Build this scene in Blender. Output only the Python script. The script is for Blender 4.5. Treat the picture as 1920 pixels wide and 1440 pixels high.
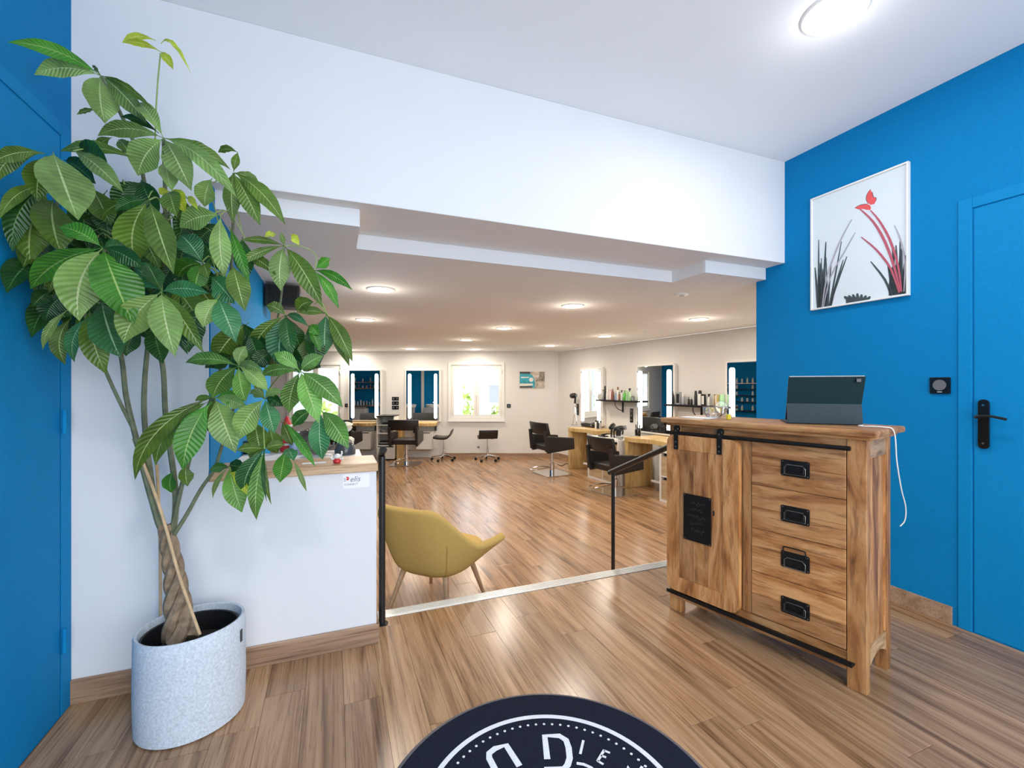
import bpy, bmesh, math, random
from mathutils import Vector, Matrix
from math import sin, cos, pi, radians, sqrt, atan2
random.seed(7)
for o in list(bpy.data.objects): bpy.data.objects.remove(o, do_unlink=True)
scene = bpy.context.scene
COL = scene.collection
# ------------------------------------------------------------------ camera, world, exposure
F, HY, CZ = 845.0, 725.0, 1.22            # focal length in px, horizon row, eye height
cam = bpy.data.cameras.new('camera'); cam.sensor_width = 36; cam.lens = F/1920*36
cam.shift_y = (HY-720)/1920; cam.clip_start = .02
camo = bpy.data.objects.new('camera', cam); COL.objects.link(camo)
camo.location = (0, 0, CZ); camo.rotation_euler = (pi/2, 0, 0)
scene.camera = camo
scene.view_settings.view_transform = 'Standard'; scene.view_settings.look = 'None'
scene.view_settings.gamma = 1; scene.view_settings.use_curve_mapping = False
scene.view_settings.exposure = 0.2
w = bpy.data.worlds.new('world'); scene.world = w; w.use_nodes = True
bg = w.node_tree.nodes['Background']; bg.inputs[0].default_value = (.87, .94, 1, 1); bg.inputs[1].default_value = 3.4

TH = radians(21.6)                         # direction of the entrance front wall
A2 = Vector((cos(TH), sin(TH))); B2 = Vector((-sin(TH), cos(TH)))
def uv(u, v, z=0): return Vector((u*A2.x+v*B2.x, u*A2.y+v*B2.y, z))
UL, UR, VF, ZC = -.94, 2.95, 2.24, 2.80    # entrance: left wall, right wall, front wall, ceiling
ZS, ZF = 2.005, -.35                       # salon ceiling and floor
YB, XL, YR = 10.05, -6.3, 3.725            # salon back wall, left wall, return wall
RC = Vector((1.035, 10.05)); RD = Vector((.450, -.893)).normalized(); RN = Vector((RD.y, -RD.x))
if RN.x > 0: RN = -RN
RROT = atan2(RD.y, RD.x)
def area(name, loc, rot, sx, sy, watt, col, parent=None, shape='RECTANGLE'):
    l = bpy.data.lights.new(name, 'AREA'); l.shape = shape; l.size = sx; l.size_y = sy
    l.energy = watt; l.color = col
    o = bpy.data.objects.new(name, l); COL.objects.link(o); o.location = loc; o.rotation_euler = rot
    if parent: o.parent = parent
    return o
# daylight through the glazed shop front behind the camera, and through the two salon windows
area('daylight_shop_front', uv(1.0, -1.50, 1.35), (radians(90), 0, TH), 3.2, 2.2, 30, (.86, .93, 1))

# ------------------------------------------------------------------ mesh builder
class MB:
    def __init__(s): s.v = []; s.f = []; s.uv = None
    def add(s, vs, fs):
        n = len(s.v); s.v += [tuple(v) for v in vs]; s.f += [tuple(i+n for i in f) for f in fs]; return s
    def box(s, x0, x1, y0, y1, z0, z1):
        return s.add([(x0,y0,z0),(x1,y0,z0),(x1,y1,z0),(x0,y1,z0),(x0,y0,z1),(x1,y0,z1),(x1,y1,z1),(x0,y1,z1)],
                     [(0,3,2,1),(4,5,6,7),(0,1,5,4),(1,2,6,5),(2,3,7,6),(3,0,4,7)])
    def prism(s, pts, a0, a1, axis='z'):
        n = len(pts)
        def m(p, a): return (p[0],p[1],a) if axis=='z' else ((p[0],a,p[1]) if axis=='y' else (a,p[0],p[1]))
        vs = [m(p,a0) for p in pts]+[m(p,a1) for p in pts]
        return s.add(vs, [tuple(range(n))[::-1], tuple(range(n,2*n))]+[(i,(i+1)%n,(i+1)%n+n,i+n) for i in range(n)])
    def ring(s, outer, inner, y0, y1):     # flat frame in xz with a hole, extruded along y
        n = len(outer); vs = []
        for y in (y0, y1):
            vs += [(p[0],y,p[1]) for p in outer]+[(p[0],y,p[1]) for p in inner]
        f = []
        for i in range(n):
            j = (i+1)%n
            f += [(i,j,n+j,n+i),(2*n+i,3*n+i,3*n+j,2*n+j),(i,2*n+i,2*n+j,j),(n+i,n+j,3*n+j,3*n+i)]
        return s.add(vs, f)
    def lathe(s, prof, n=16, c=(0,0,0), caps=True):
        vs = []; f = []
        for r, z in prof:
            vs += [(c[0]+r*cos(2*pi*i/n), c[1]+r*sin(2*pi*i/n), c[2]+z) for i in range(n)]
        for k in range(len(prof)-1):
            f += [(k*n+i, k*n+(i+1)%n, (k+1)*n+(i+1)%n, (k+1)*n+i) for i in range(n)]
        if caps:
            f.append(tuple(range(n))[::-1]); f.append(tuple((len(prof)-1)*n+i for i in range(n)))
        return s.add(vs, f)
    def cyl(s, r, z0, z1, n=16, c=(0,0,0)): return s.lathe([(r,z0),(r,z1)], n, c)
    def tube(s, path, r, n=8, r2=None):
        P = [Vector(p) for p in path]; m = len(P); vs = []; f = []
        up = Vector((0,0,1)); prev = None
        for k in range(m):
            t = (P[min(k+1,m-1)]-P[max(k-1,0)]).normalized()
            if prev is None:
                a = t.cross(up if abs(t.z) < .9 else Vector((1,0,0))).normalized()
            else:
                a = (prev - t*prev.dot(t)).normalized()
            prev = a; b = t.cross(a)
            rr = (r[k] if isinstance(r,(list,tuple)) else (r if r2 is None else r+(r2-r)*k/(m-1)))
            vs += [P[k]+a*rr*cos(2*pi*i/n)+b*rr*sin(2*pi*i/n) for i in range(n)]
        for k in range(m-1):
            f += [(k*n+i, k*n+(i+1)%n, (k+1)*n+(i+1)%n, (k+1)*n+i) for i in range(n)]
        f.append(tuple(range(n))[::-1]); f.append(tuple((m-1)*n+i for i in range(n)))
        return s.add(vs, f)
    def stroke(s, pts, wid, y0=-.0012, y1=0):   # flat brush stroke in xz
        n = len(pts); L = []; R = []
        for k in range(n):
            a = Vector(pts[max(k-1,0)]); b = Vector(pts[min(k+1,n-1)]); t = (b-a)
            t = t.normalized() if t.length > 1e-9 else Vector((1,0)); q = Vector((-t.y,t.x))
            w_ = (wid[k] if isinstance(wid,(list,tuple)) else wid)/2; p = Vector(pts[k])
            L.append(p+q*w_); R.append(p-q*w_)
        for k in range(n-1):
            s.prism([L[k],R[k],R[k+1],L[k+1]], y0, y1, 'y')
        return s
    def xf(s, M):
        s.v = [tuple(M @ Vector(v)) for v in s.v]; return s
def rrect(x0, x1, z0, z1, r, n=4):
    out = []
    for cx, cz, a0 in ((x1-r,z1-r,0),(x0+r,z1-r,90),(x0+r,z0+r,180),(x1-r,z0+r,270)):
        for i in range(n+1):
            a = radians(a0+90*i/n); out.append((cx+r*cos(a), cz+r*sin(a)))
    return out
def smooth(pts, n=6):                       # catmull-rom
    P = [Vector(p) for p in pts]; out = []
    for i in range(len(P)-1):
        p0 = P[max(i-1,0)]; p1 = P[i]; p2 = P[i+1]; p3 = P[min(i+2,len(P)-1)]
        for k in range(n):
            t = k/n
            out.append(.5*((2*p1)+(p2-p0)*t+(2*p0-5*p1+4*p2-p3)*t*t+(3*p1-p0-3*p2+p3)*t**3))
    out.append(P[-1]); return out

def mesh(name, mb, mat, bevel=0, sm=False, segs=2):
    me = bpy.data.meshes.new(name); me.from_pydata(mb.v, [], mb.f)
    bm = bmesh.new(); bm.from_mesh(me)
    bmesh.ops.recalc_face_normals(bm, faces=bm.faces)
    if bevel:
        es = [e for e in bm.edges if len(e.link_faces)==2 and e.calc_face_angle(0) > radians(35)]
        bmesh.ops.bevel(bm, geom=es, offset=bevel, segments=segs, profile=.5, affect='EDGES', clamp_overlap=True)
    if sm:
        for f in bm.faces: f.smooth = True
    bm.to_mesh(me); bm.free()
    if sm:
        try: me.set_sharp_from_angle(angle=radians(42))
        except Exception: pass
    if mat: me.materials.append(mat)
    return me
def link(name, me, parent=None, loc=(0,0,0), rotz=0, rot=None):
    o = bpy.data.objects.new(name, me); COL.objects.link(o)
    o.location = loc; o.rotation_euler = rot if rot else (0,0,rotz)
    if parent: o.parent = parent
    return o
def tag(o, label, cat, group=None):
    o['label'] = label; o['category'] = cat
    if group: o['group'] = group
    return o
def thing(name, label, cat, loc=(0,0,0), rotz=0, group=None):
    return tag(link(name, None, None, loc, rotz), label, cat, group)
def part(name, mb, mat, parent, loc=(0,0,0), rotz=0, rot=None, bevel=0, sm=False, label=None):
    o = link(name, mesh(name, mb, mat, bevel, sm), parent, loc, rotz, rot)
    if label: o['label'] = label
    return o
def solo(name, mb, mat, label, cat, loc=(0,0,0), rotz=0, group=None, bevel=0, sm=False, rot=None):
    return tag(link(name, mesh(name, mb, mat, bevel, sm), None, loc, rotz, rot), label, cat, group)
def struct(name, mb, mat, rotz=0, loc=(0,0,0), bevel=0):
    o = link(name, mesh(name, mb, mat, bevel), None, loc, rotz); o['kind'] = 'structure'; return o
def copytree(o, parent=None):
    c = o.copy(); COL.objects.link(c); c.parent = parent
    for ch in list(o.children): copytree(ch, c)
    return c
def px(x, y, Y): return Vector(((x-960)*Y/F, Y, CZ-(y-HY)*Y/F))
def floorpx(x, y, z=0):
    Y = (CZ-z)*F/(y-HY); return Vector(((x-960)*Y/F, Y, z))
def rw(x, dist=0.):                         # pixel column -> position along salon right wall
    k = (x-960)/F
    s = (k*(RC.y+dist*RN.y)-RC.x-dist*RN.x)/(RD.x-k*RD.y)
    return s, RC.y+s*RD.y+dist*RN.y
def rwz(x, y, dist=0.):
    s, Y = rw(x, dist); return s, CZ-(y-HY)*Y/F
def text_mesh(body, size, depth=.0005, shear=0):
    c = bpy.data.curves.new('t','FONT'); c.body = body; c.size = size; c.extrude = depth; c.shear = shear
    c.align_x = 'LEFT'; c.resolution_u = 3
    o = bpy.data.objects.new('t', c); COL.objects.link(o)
    dg = bpy.context.evaluated_depsgraph_get(); dg.update()
    me = bpy.data.meshes.new_from_object(o.evaluated_get(dg))
    bpy.data.objects.remove(o, do_unlink=True); bpy.data.curves.remove(c)
    return me

# ------------------------------------------------------------------ materials
def newmat(name):
    m = bpy.data.materials.new(name); m.use_nodes = True
    return m, m.node_tree, m.node_tree.nodes['Principled BSDF']
def N(t, typ, **kw):
    n = t.nodes.new(typ)
    for k, v in kw.items():
        if k == 'inp':
            for a, b in v.items(): n.inputs[a].default_value = b
        else: setattr(n, k, v)
    return n
def ramp(t, fac, stops):
    r = N(t, 'ShaderNodeValToRGB'); e = r.color_ramp.elements
    while len(e) < len(stops): e.new(.5)
    for i, (p, c) in enumerate(stops): e[i].position = p; e[i].color = (*c, 1)
    t.links.new(fac, r.inputs[0]); return r.outputs[0]
def plain(name, col, rough=.6, metal=0, var=.06, scale=30, bump=0, trans=0, spec=.5, coat=0, emit=None, es=0):
    m, t, p = newmat(name)
    tc = N(t,'ShaderNodeTexCoord'); no = N(t,'ShaderNodeTexNoise', inp={'Scale':scale,'Detail':3})
    t.links.new(tc.outputs['Object'], no.inputs['Vector'])
    c0 = [max(0,c*(1-var)) for c in col]; c1 = [min(1,c*(1+var)) for c in col]
    t.links.new(ramp(t, no.outputs[0], [(.3,c0),(.7,c1)]), p.inputs['Base Color'])
    p.inputs['Roughness'].default_value = rough; p.inputs['Metallic'].default_value = metal
    p.inputs['Specular IOR Level'].default_value = spec
    p.inputs['Transmission Weight'].default_value = trans; p.inputs['Coat Weight'].default_value = coat
    if bump:
        b = N(t,'ShaderNodeBump', inp={'Strength':bump,'Distance':.002}); t.links.new(no.outputs[0], b.inputs['Height'])
        t.links.new(b.outputs[0], p.inputs['Normal'])
    if emit: p.inputs['Emission Color'].default_value = (*emit,1); p.inputs['Emission Strength'].default_value = es
    return m
def wood(name, dark, mid, light, axis='y', rough=.35, sx=14, ly=1.0, tint=.35, bump=.15, figure=.5):
    """grain running along one local axis, every object its own cut of it"""
    m, t, p = newmat(name)
    tc = N(t,'ShaderNodeTexCoord'); oi = N(t,'ShaderNodeObjectInfo')
    sc = {'x':(ly,sx,sx),'y':(sx,ly,sx),'z':(sx,sx,ly)}[axis]
    mul = N(t,'ShaderNodeVectorMath', operation='SCALE', inp={'Scale':37.0})
    cmb = N(t,'ShaderNodeCombineXYZ')
    for i in range(3): t.links.new(oi.outputs['Random'], cmb.inputs[i])
    t.links.new(cmb.outputs[0], mul.inputs[0])
    add = N(t,'ShaderNodeVectorMath', operation='ADD')
    t.links.new(tc.outputs['Object'], add.inputs[0]); t.links.new(mul.outputs[0], add.inputs[1])
    mp = N(t,'ShaderNodeMapping'); mp.inputs['Scale'].default_value = sc; t.links.new(add.outputs[0], mp.inputs[0])
    n1 = N(t,'ShaderNodeTexNoise', inp={'Scale':1.0,'Detail':6,'Roughness':.6,'Distortion':figure}); t.links.new(mp.outputs[0], n1.inputs[0])
    mp2 = N(t,'ShaderNodeMapping'); mp2.inputs['Scale'].default_value = tuple(4.5*a if a==sx else 2.2*a for a in sc); t.links.new(add.outputs[0], mp2.inputs[0])
    n2 = N(t,'ShaderNodeTexNoise', inp={'Scale':1.6,'Detail':4,'Roughness':.7}); t.links.new(mp2.outputs[0], n2.inputs[0])
    c1 = ramp(t, n1.outputs[0], [(.30,dark),(.46,mid),(.62,light),(.72,mid)])
    c2 = ramp(t, n2.outputs[0], [(.36,(.50,.45,.41)),(.48,(1,1,1)),(.68,(1.0,1.0,1.0))])
    mx = N(t,'ShaderNodeMix', data_type='RGBA', blend_type='MULTIPLY'); mx.inputs[0].default_value = .8
    t.links.new(c1, mx.inputs[6]); t.links.new(c2, mx.inputs[7])
    c3 = ramp(t, oi.outputs['Random'], [(0,(1-tint,1-tint,1-tint*.9)),(1,(1+tint*.25,1+tint*.2,1+tint*.2))])
    mx2 = N(t,'ShaderNodeMix', data_type='RGBA', blend_type='MULTIPLY'); mx2.inputs[0].default_value = 1
    t.links.new(mx.outputs[2], mx2.inputs[6]); t.links.new(c3, mx2.inputs[7])
    t.links.new(mx2.outputs[2], p.inputs['Base Color']); p.inputs['Roughness'].default_value = rough
    b = N(t,'ShaderNodeBump', inp={'Strength':bump,'Distance':.001}); t.links.new(n2.outputs[0], b.inputs['Height'])
    t.links.new(b.outputs[0], p.inputs['Normal'])
    return m
def emis(name, col, s):
    m, t, p = newmat(name); p.inputs['Base Color'].default_value = (.9,.9,.9,1)
    p.inputs['Emission Color'].default_value = (*col,1); p.inputs['Emission Strength'].default_value = s; return m
M = {}
M['ceil'] = plain('entrance_ceiling_paint', (.93,.93,.94), .85, var=.01, scale=3)
M['white'] = plain('white_paint', (.775,.775,.795), .8, var=.01, scale=3)
M['salon_white'] = plain('salon_wall_paint', (.76,.74,.71), .7, var=.015, scale=2)
M['salon_ceiling'] = plain('salon_ceiling_paint', (.84,.82,.80), .8, var=.01, scale=2)
M['blue'] = plain('blue_paint', (.002,.205,.48), .7, var=.05, scale=90, bump=.05, spec=.12)
M['blue_door'] = plain('blue_door_paint', (.002,.225,.51), .68, var=.04, scale=60, spec=.15)
M['floor'] = wood('oak_laminate', (.14,.070,.032), (.36,.200,.098), (.50,.305,.165), 'y', .24, 20, .9, .20, .12, .8)
M['skirt'] = wood('oak_skirting', (.24,.14,.085), (.38,.235,.145), (.47,.31,.20), 'x', .4, 16, .9, .1, .08, .4)
M['mango_z'] = wood('mango_wood_upright', (.17,.052,.014), (.48,.205,.062), (.66,.35,.14), 'z', .5, 7, 1.5, .34, .1, 2.2)
M['mango_x'] = wood('mango_wood_level', (.17,.052,.014), (.48,.205,.062), (.66,.35,.14), 'x', .5, 8, 1.4, .30, .1, 2.2)
M['mango_y'] = wood('mango_wood_deep', (.22,.095,.032), (.46,.265,.12), (.60,.38,.2), 'y', .42, 8, 1.5, .2, .1, 1.4)
M['beech'] = wood('beech_counter', (.38,.21,.10), (.55,.34,.18), (.66,.45,.27), 'x', .4, 12, 1.0, .1, .05, .4)
M['oak_desk'] = wood('pale_oak_desk', (.50,.29,.09), (.66,.43,.16), (.76,.54,.25), 'z', .45, 9, 1.0, .2, .05, .5)
M['crate'] = wood('pale_drawer_wood', (.48,.33,.17), (.62,.45,.26), (.7,.54,.35), 'x', .55, 12, 1.0, .2, .05, .4)
M['leg'] = wood('ash_leg', (.45,.27,.14), (.58,.38,.22), (.66,.47,.3), 'z', .5, 20, 2, .1, .05, .2)
M['black_metal'] = plain('black_metal', (.012,.012,.013), .42, .6, var=.2)
M['dark_metal'] = plain('darkened_iron', (.02,.019,.018), .5, .7, var=.2, bump=.1)
M['iron_edge'] = plain('worn_iron', (.16,.15,.14), .4, .8)
M['chrome'] = plain('chrome', (.75,.75,.76), .12, 1, var=.02)
M['alu'] = plain('aluminium_strip', (.66,.65,.62), .35, .7, var=.05, scale=60)
M['leather'] = plain('dark_leather', (.016,.013,.012), .38, var=.2, scale=50, bump=.1)
M['black'] = plain('black_plastic', (.012,.012,.013), .35, var=.1)
M['black_gloss'] = plain('glossy_black', (.008,.008,.009), .12, var=.1)
M['smoky'] = plain('smoky_plastic', (.07,.075,.08), .15)
M['grey'] = plain('grey_plastic', (.14,.14,.15), .5)
M['felt'] = plain('grey_felt', (.60,.65,.71), .95, var=.16, scale=130, bump=.35)
M['yellow'] = plain('mustard_fabric', (.54,.365,.115), .9, spec=.2, var=.08, scale=160, bump=.25)
M['yellow_d'] = plain('mustard_piping', (.42,.28,.06), .9)
M['mat'] = plain('dark_mat_pile', (.012,.015,.028), .98, spec=.1, var=.35, scale=220, bump=.7)
M['rubber'] = plain('grey_rubber', (.12,.11,.12), .7)
M['print'] = plain('white_mat_print', (.72,.75,.78), .95, var=.1, scale=200, bump=.4)
M['soil'] = plain('dark_soil', (.018,.013,.010), .95, var=.5, scale=60, bump=1)
M['bark'] = plain('braided_bark', (.27,.19,.12), .85, var=.35, scale=40, bump=.8)
M['stem'] = plain('green_brown_stem', (.14,.16,.09), .7, var=.3, scale=30, bump=.3)
M['petiole'] = plain('green_petiole', (.26,.36,.10), .6)
M['bamboo'] = plain('bamboo_cane', (.58,.40,.22), .6, var=.15)
M['cab'] = plain('white_laminate', (.82,.80,.75), .45, var=.02)
M['cream'] = plain('cream_card', (.82,.76,.58), .7)
M['paper'] = plain('white_paper', (.85,.85,.83), .8, var=.02)
M['lit'] = emis('lamp_diffuser', (1,.95,.86), 9)
M['lit_cool'] = emis('entrance_lamp_diffuser', (1,.98,.97), 9)
M['tube'] = emis('mirror_tube_light', (1,.97,.86), 4.5)
M['mirror'] = plain('mirror_glass', (.86,.89,.90), .015, 1, var=0)
M['pvc'] = plain('white_window_pvc', (.85,.84,.80), .35, var=.01)
M['red'] = plain('red_plastic', (.62,.03,.03), .35)
M['pink'] = plain('pale_pink_plastic', (.75,.45,.45), .4)
M['green_b'] = plain('green_bottle', (.10,.45,.06), .25)
M['green_p'] = plain('pale_green_bottle', (.35,.55,.30), .3)
M['brown_b'] = plain('brown_bottle', (.24,.09,.05), .3)
M['blue_b'] = plain('pale_blue_bottle', (.30,.38,.55), .3)
M['grey_b'] = plain('silver_grey_can', (.42,.43,.44), .35, .3)
M['white_b'] = plain('white_bottle', (.80,.79,.75), .35)
M['ochre'] = plain('ochre_cover', (.65,.48,.16), .6)
M['grey_fab'] = plain('grey_upholstery', (.30,.31,.34), .6)
M['ceramic'] = plain('white_ceramic', (.75,.76,.78), .2)
M['tab_dark'] = plain('dark_teal_case', (.008,.030,.036), .55, spec=.2, var=.1, scale=200)
M['tab_grey'] = plain('grey_case_fold', (.045,.060,.070), .7, spec=.2, var=.1, scale=200)
def glass(name, col=(1,1,1), rough=0, ior=1.45):
    m, t, p = newmat(name); p.inputs['Base Color'].default_value = (*col,1); p.inputs['Roughness'].default_value = rough
    p.inputs['Transmission Weight'].default_value = 1; p.inputs['IOR'].default_value = ior; return m
M['glass'] = glass('clear_glass'); M['pane'] = glass('window_pane', (1,1,1), 0, 1.02); M['ambered'] = glass('amber_tinted_glass', (.95,.72,.18), .05)
def leafmat(name, col, rib, trans=.25):
    m, t, p = newmat(name)
    u = N(t,'ShaderNodeUVMap'); sp = N(t,'ShaderNodeSeparateXYZ'); t.links.new(u.outputs[0], sp.inputs[0])
    ab = N(t,'ShaderNodeMath', operation='ABSOLUTE'); su = N(t,'ShaderNodeMath', operation='SUBTRACT', inp={1:.5})
    t.links.new(sp.outputs[0], su.inputs[0]); t.links.new(su.outputs[0], ab.inputs[0])
    oi = N(t,'ShaderNodeObjectInfo')
    # side veins: chevrons in the leaf's own coordinates
    a = N(t,'ShaderNodeMath', operation='MULTIPLY', inp={1:-22.0}); t.links.new(ab.outputs[0], a.inputs[0])
    b = N(t,'ShaderNodeMath', operation='MULTIPLY_ADD', inp={1:100.0}); t.links.new(sp.outputs[1], b.inputs[0]); t.links.new(a.outputs[0], b.inputs[2])
    s = N(t,'ShaderNodeMath', operation='SINE'); t.links.new(b.outputs[0], s.inputs[0])
    tc = N(t,'ShaderNodeTexCoord'); no = N(t,'ShaderNodeTexNoise', inp={'Scale':14,'Detail':3}); t.links.new(tc.outputs['Object'], no.inputs[0])
    base = ramp(t, no.outputs[0], [(.3,[c*.72 for c in col]),(.7,[min(1,c*1.3) for c in col])])
    hs = N(t,'ShaderNodeHueSaturation'); t.links.new(base, hs.inputs['Color'])
    mr = N(t,'ShaderNodeMapRange', inp={3:.72,4:1.28}); t.links.new(oi.outputs['Random'], mr.inputs[0]); t.links.new(mr.outputs[0], hs.inputs['Value'])
    v = ramp(t, s.outputs[0], [(.0,(.74,.78,.7)),(.35,(1,1,1))])
    mx = N(t,'ShaderNodeMix', data_type='RGBA', blend_type='MULTIPLY'); mx.inputs[0].default_value = .45
    t.links.new(hs.outputs[0], mx.inputs[6]); t.links.new(v, mx.inputs[7])
    rb = N(t,'ShaderNodeMath', operation='LESS_THAN', inp={1:.022}); t.links.new(ab.outputs[0], rb.inputs[0])
    m2 = N(t,'ShaderNodeMix', data_type='RGBA'); t.links.new(rb.outputs[0], m2.inputs[0]); t.links.new(mx.outputs[2], m2.inputs[6]); m2.inputs[7].default_value = (*rib,1)
    t.links.new(m2.outputs[2], p.inputs['Base Color']); p.inputs['Roughness'].default_value = .30
    bp = N(t,'ShaderNodeBump', inp={'Strength':.5,'Distance':.0015}); t.links.new(s.outputs[0], bp.inputs['Height']); t.links.new(bp.outputs[0], p.inputs['Normal'])
    tr = N(t,'ShaderNodeBsdfTranslucent'); t.links.new(m2.outputs[2], tr.inputs[0])
    ms = N(t,'ShaderNodeMixShader'); ms.inputs[0].default_value = trans
    t.links.new(p.outputs[0], ms.inputs[1]); t.links.new(tr.outputs[0], ms.inputs[2])
    t.links.new(ms.outputs[0], t.nodes['Material Output'].inputs[0]); return m
LM = {'g':leafmat('leaf_green',(.055,.225,.018),(.30,.46,.12)), 'p':leafmat('leaf_sheen_pale',(.20,.33,.085),(.48,.58,.27)),  # the pale one has leaf gloss painted into its colour
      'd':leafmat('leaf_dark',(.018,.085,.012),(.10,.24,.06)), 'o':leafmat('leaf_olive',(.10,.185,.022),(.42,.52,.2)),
      'y':leafmat('leaf_yellow',(.62,.74,.06),(.75,.8,.3),.4), 't':leafmat('leaf_teal',(.045,.185,.065),(.30,.48,.28)), 'm':leafmat('leaf_sheen_light',(.13,.30,.055),(.40,.55,.20))}  # last entry: sheen of the glossy leaves painted as a lighter green
# ================================================================== STRUCTURE
PW = .1432
def plank_mesh(poly, mat):                  # poly: 2D convex outline, top at z=0, 12 mm thick, eased edges
    n = len(poly); c = sum((Vector(p) for p in poly), Vector((0,0)))/n
    def ins(p, d):
        q = Vector(p)-c; L = q.length
        return c + q*(1-d/L)
    vs = [(p[0],p[1],-.012) for p in poly]+[(p[0],p[1],-.0012) for p in poly]+[(*ins(p,.0018),0) for p in poly]
    fs = [tuple(range(2*n,3*n))]
    for k in (0,1): fs += [(k*n+i,k*n+(i+1)%n,(k+1)*n+(i+1)%n,(k+1)*n+i) for i in range(n)]
    me = bpy.data.meshes.new('plank'); me.from_pydata(vs, [], fs); me.materials.append(mat); me.update(); return me
def clip(poly, n, d):                       # keep n.p <= d
    out = []
    for i in range(len(poly)):
        a, b = Vector(poly[i]), Vector(poly[(i+1)%len(poly)])
        da, db = n.dot(a)-d, n.dot(b)-d
        if da <= 0: out.append(a)
        if (da < 0 < db) or (db < 0 < da): out.append(a+(b-a)*(da/(da-db)))
    return out
def lay(parent, u0, u1, v0, v1, L, z, halfs=(), keep=None, phase={}):
    cnt = 0; full = None
    c0 = math.floor((u0-1.469)/PW); c1 = math.ceil((u1-1.469)/PW)
    rnd = random.Random(11)
    for c in range(c0, c1):
        a = 1.469+c*PW; off = phase.get(c, None)
        ph = rnd.random()*L
        if off is not None: ph = off % L
        v = math.floor((v0-ph)/L)*L+ph
        while v < v1:
            rect = [(a+.0004, v+.0004), (a+PW-.0004, v+.0004), (a+PW-.0004, v+L-.0004), (a+.0004, v+L-.0004)]
            ctr = (a+PW/2, v+L/2); v += L
            if keep and not keep(*ctr): continue
            p = clip([Vector(q) for q in rect], Vector((1,0)), u1); p = clip(p, Vector((-1,0)), -u0)
            if len(p) > 2: p = clip(p, Vector((0,1)), v1)
            if len(p) > 2: p = clip(p, Vector((0,-1)), -v0)
            for n, d in halfs:
                if len(p) > 2: p = clip(p, n, d)
            if len(p) < 3: continue
            ar = abs(sum(p[i].x*p[(i+1)%len(p)].y-p[(i+1)%len(p)].x*p[i].y for i in range(len(p))))/2
            if ar < .002: continue
            loc = [Vector((q.x-ctr[0], q.y-ctr[1])) for q in p]
            if len(p) == 4 and abs(ar-(PW-.0008)*(L-.0008)) < 1e-5:
                if full is None: full = plank_mesh(loc, M['floor'])
                me = full
            else: me = plank_mesh(loc, M['floor'])
            o = link('plank', me, parent, (ctr[0], ctr[1], z)); cnt += 1
    return cnt
VN = 2.457                                   # front of the metal nosing
fl = struct('floor', MB().box(UL-.1, UR+.1, -1.7, VN+.08, ZF-.05, -.013), M['skirt'], TH)
n1_ = lay(fl, UL+.002, UR-.002, -1.55, VN-.001, 1.22, 0, phase={-12:2.0, 1:1.66, 0:1.37, -9:1.15, -6:2.12, -3:.75, 2:.9, -8:.4})
# salon floor
def TOuv(n): return Vector((n.dot(A2), n.dot(B2)))
sal_out = [uv(-.49,2.49), (-2.0-.05,YR), (XL,YR), (XL,YB), (RC.x,RC.y), (RC.x+6.52*RD.x, RC.y+6.52*RD.y), uv(3.1,2.47), uv(2.95,2.47), uv(2.95,2.60), uv(-.49,2.60)]
sf = struct('floor', MB().prism([(p[0],p[1]) for p in [uv(-.49,2.8),(-2.05,YR),(XL,YR),(XL,YB+.15),(RC.x+.1,YB+.15),(RC.x+6.6*RD.x+.1,RC.y+6.6*RD.y),uv(3.1,2.55),uv(2.95,2.8)]][::-1], ZF-.1, ZF-.0125), M['skirt'], 0)
sfl = link('salon_planks_frame', None)
bpy.data.objects.remove(sfl)
def seen(u, v):
    p = uv(u, v)
    if p.y < 2.0: return False
    if u < -.45 and p.y < YR+.1: return False
    return -.70*p.y-.6 < p.x < .50*p.y+.8
sfp = link('floor', None, None, (0,0,ZF), TH); sfp['kind'] = 'structure'
H = [(TOuv(Vector((0,1))), YB-.005), (TOuv(-RN), -RN.dot(RC)-.005), (TOuv(Vector((-1,0))), -XL-.005)]
n2_ = lay(sfp, -9, 8, 2.83, 12.5, 1.36, 0, H, seen)
print('planks', n1_, n2_)
# steps down into the salon, just behind the nosing
st = thing('entrance_steps', 'low wooden steps going down behind the metal edge strip into the salon', 'steps', (0,0,0), TH)
part('tread', MB().box(.25, 2.6, VN+.082, VN+.37, -.19, -.165), M['skirt'], st)
part('riser', MB().box(.25, 2.6, VN+.35, VN+.365, -.348, -.192), M['white'], st)
ns = thing('step_nosing', 'ridged pale aluminium edge strip along the top of the step', 'edge strip', (0,0,0), TH)
part('strip', MB().box(.195, UR-.01, VN, VN+.08, -.012, .004), M['alu'], ns, bevel=.0015)
for k in range(4): part('ridge', MB().box(.197, UR-.012, VN+.012+.017*k, VN+.020+.017*k, .004, .0062), M['alu'], ns)
# entrance walls
struct('wall_left', MB().box(UL-.15, UL, -1.7, VF+.24, -.012, ZC), M['blue'], TH)
struct('wall_right', MB().box(UR, UR+.15, -1.7, 2.47, -.35, ZC), M['blue'], TH)
wb = MB().box(UL, UR, -1.7, -1.56, 2.45, ZC).box(UL, -.6, -1.7, -1.56, -.012, 2.45).box(2.6, UR, -1.7, -1.56, -.012, 2.45)
struct('wall_back', wb, M['white'], TH)
struct('ceiling', MB().box(UL-.15, UR+.15, -1.7, VF+.6, ZC, ZC+.12), M['ceil'], TH)
outl = [(UL,-.012),(.19,-.012),(.19,.818),(-.492,.818),(-.492,2.09),(UR-.001,2.09),(UR-.001,ZC-.001),(UL,ZC-.001)]
fw = MB().prism(outl, VF, VF+.24, 'y').box(-.492, UR-.001, VF+.2405, 2.80, 2.0905, ZC-.001).box(-.492,.19,VF+.02,VF+.239,ZF,-.0125)
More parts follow.
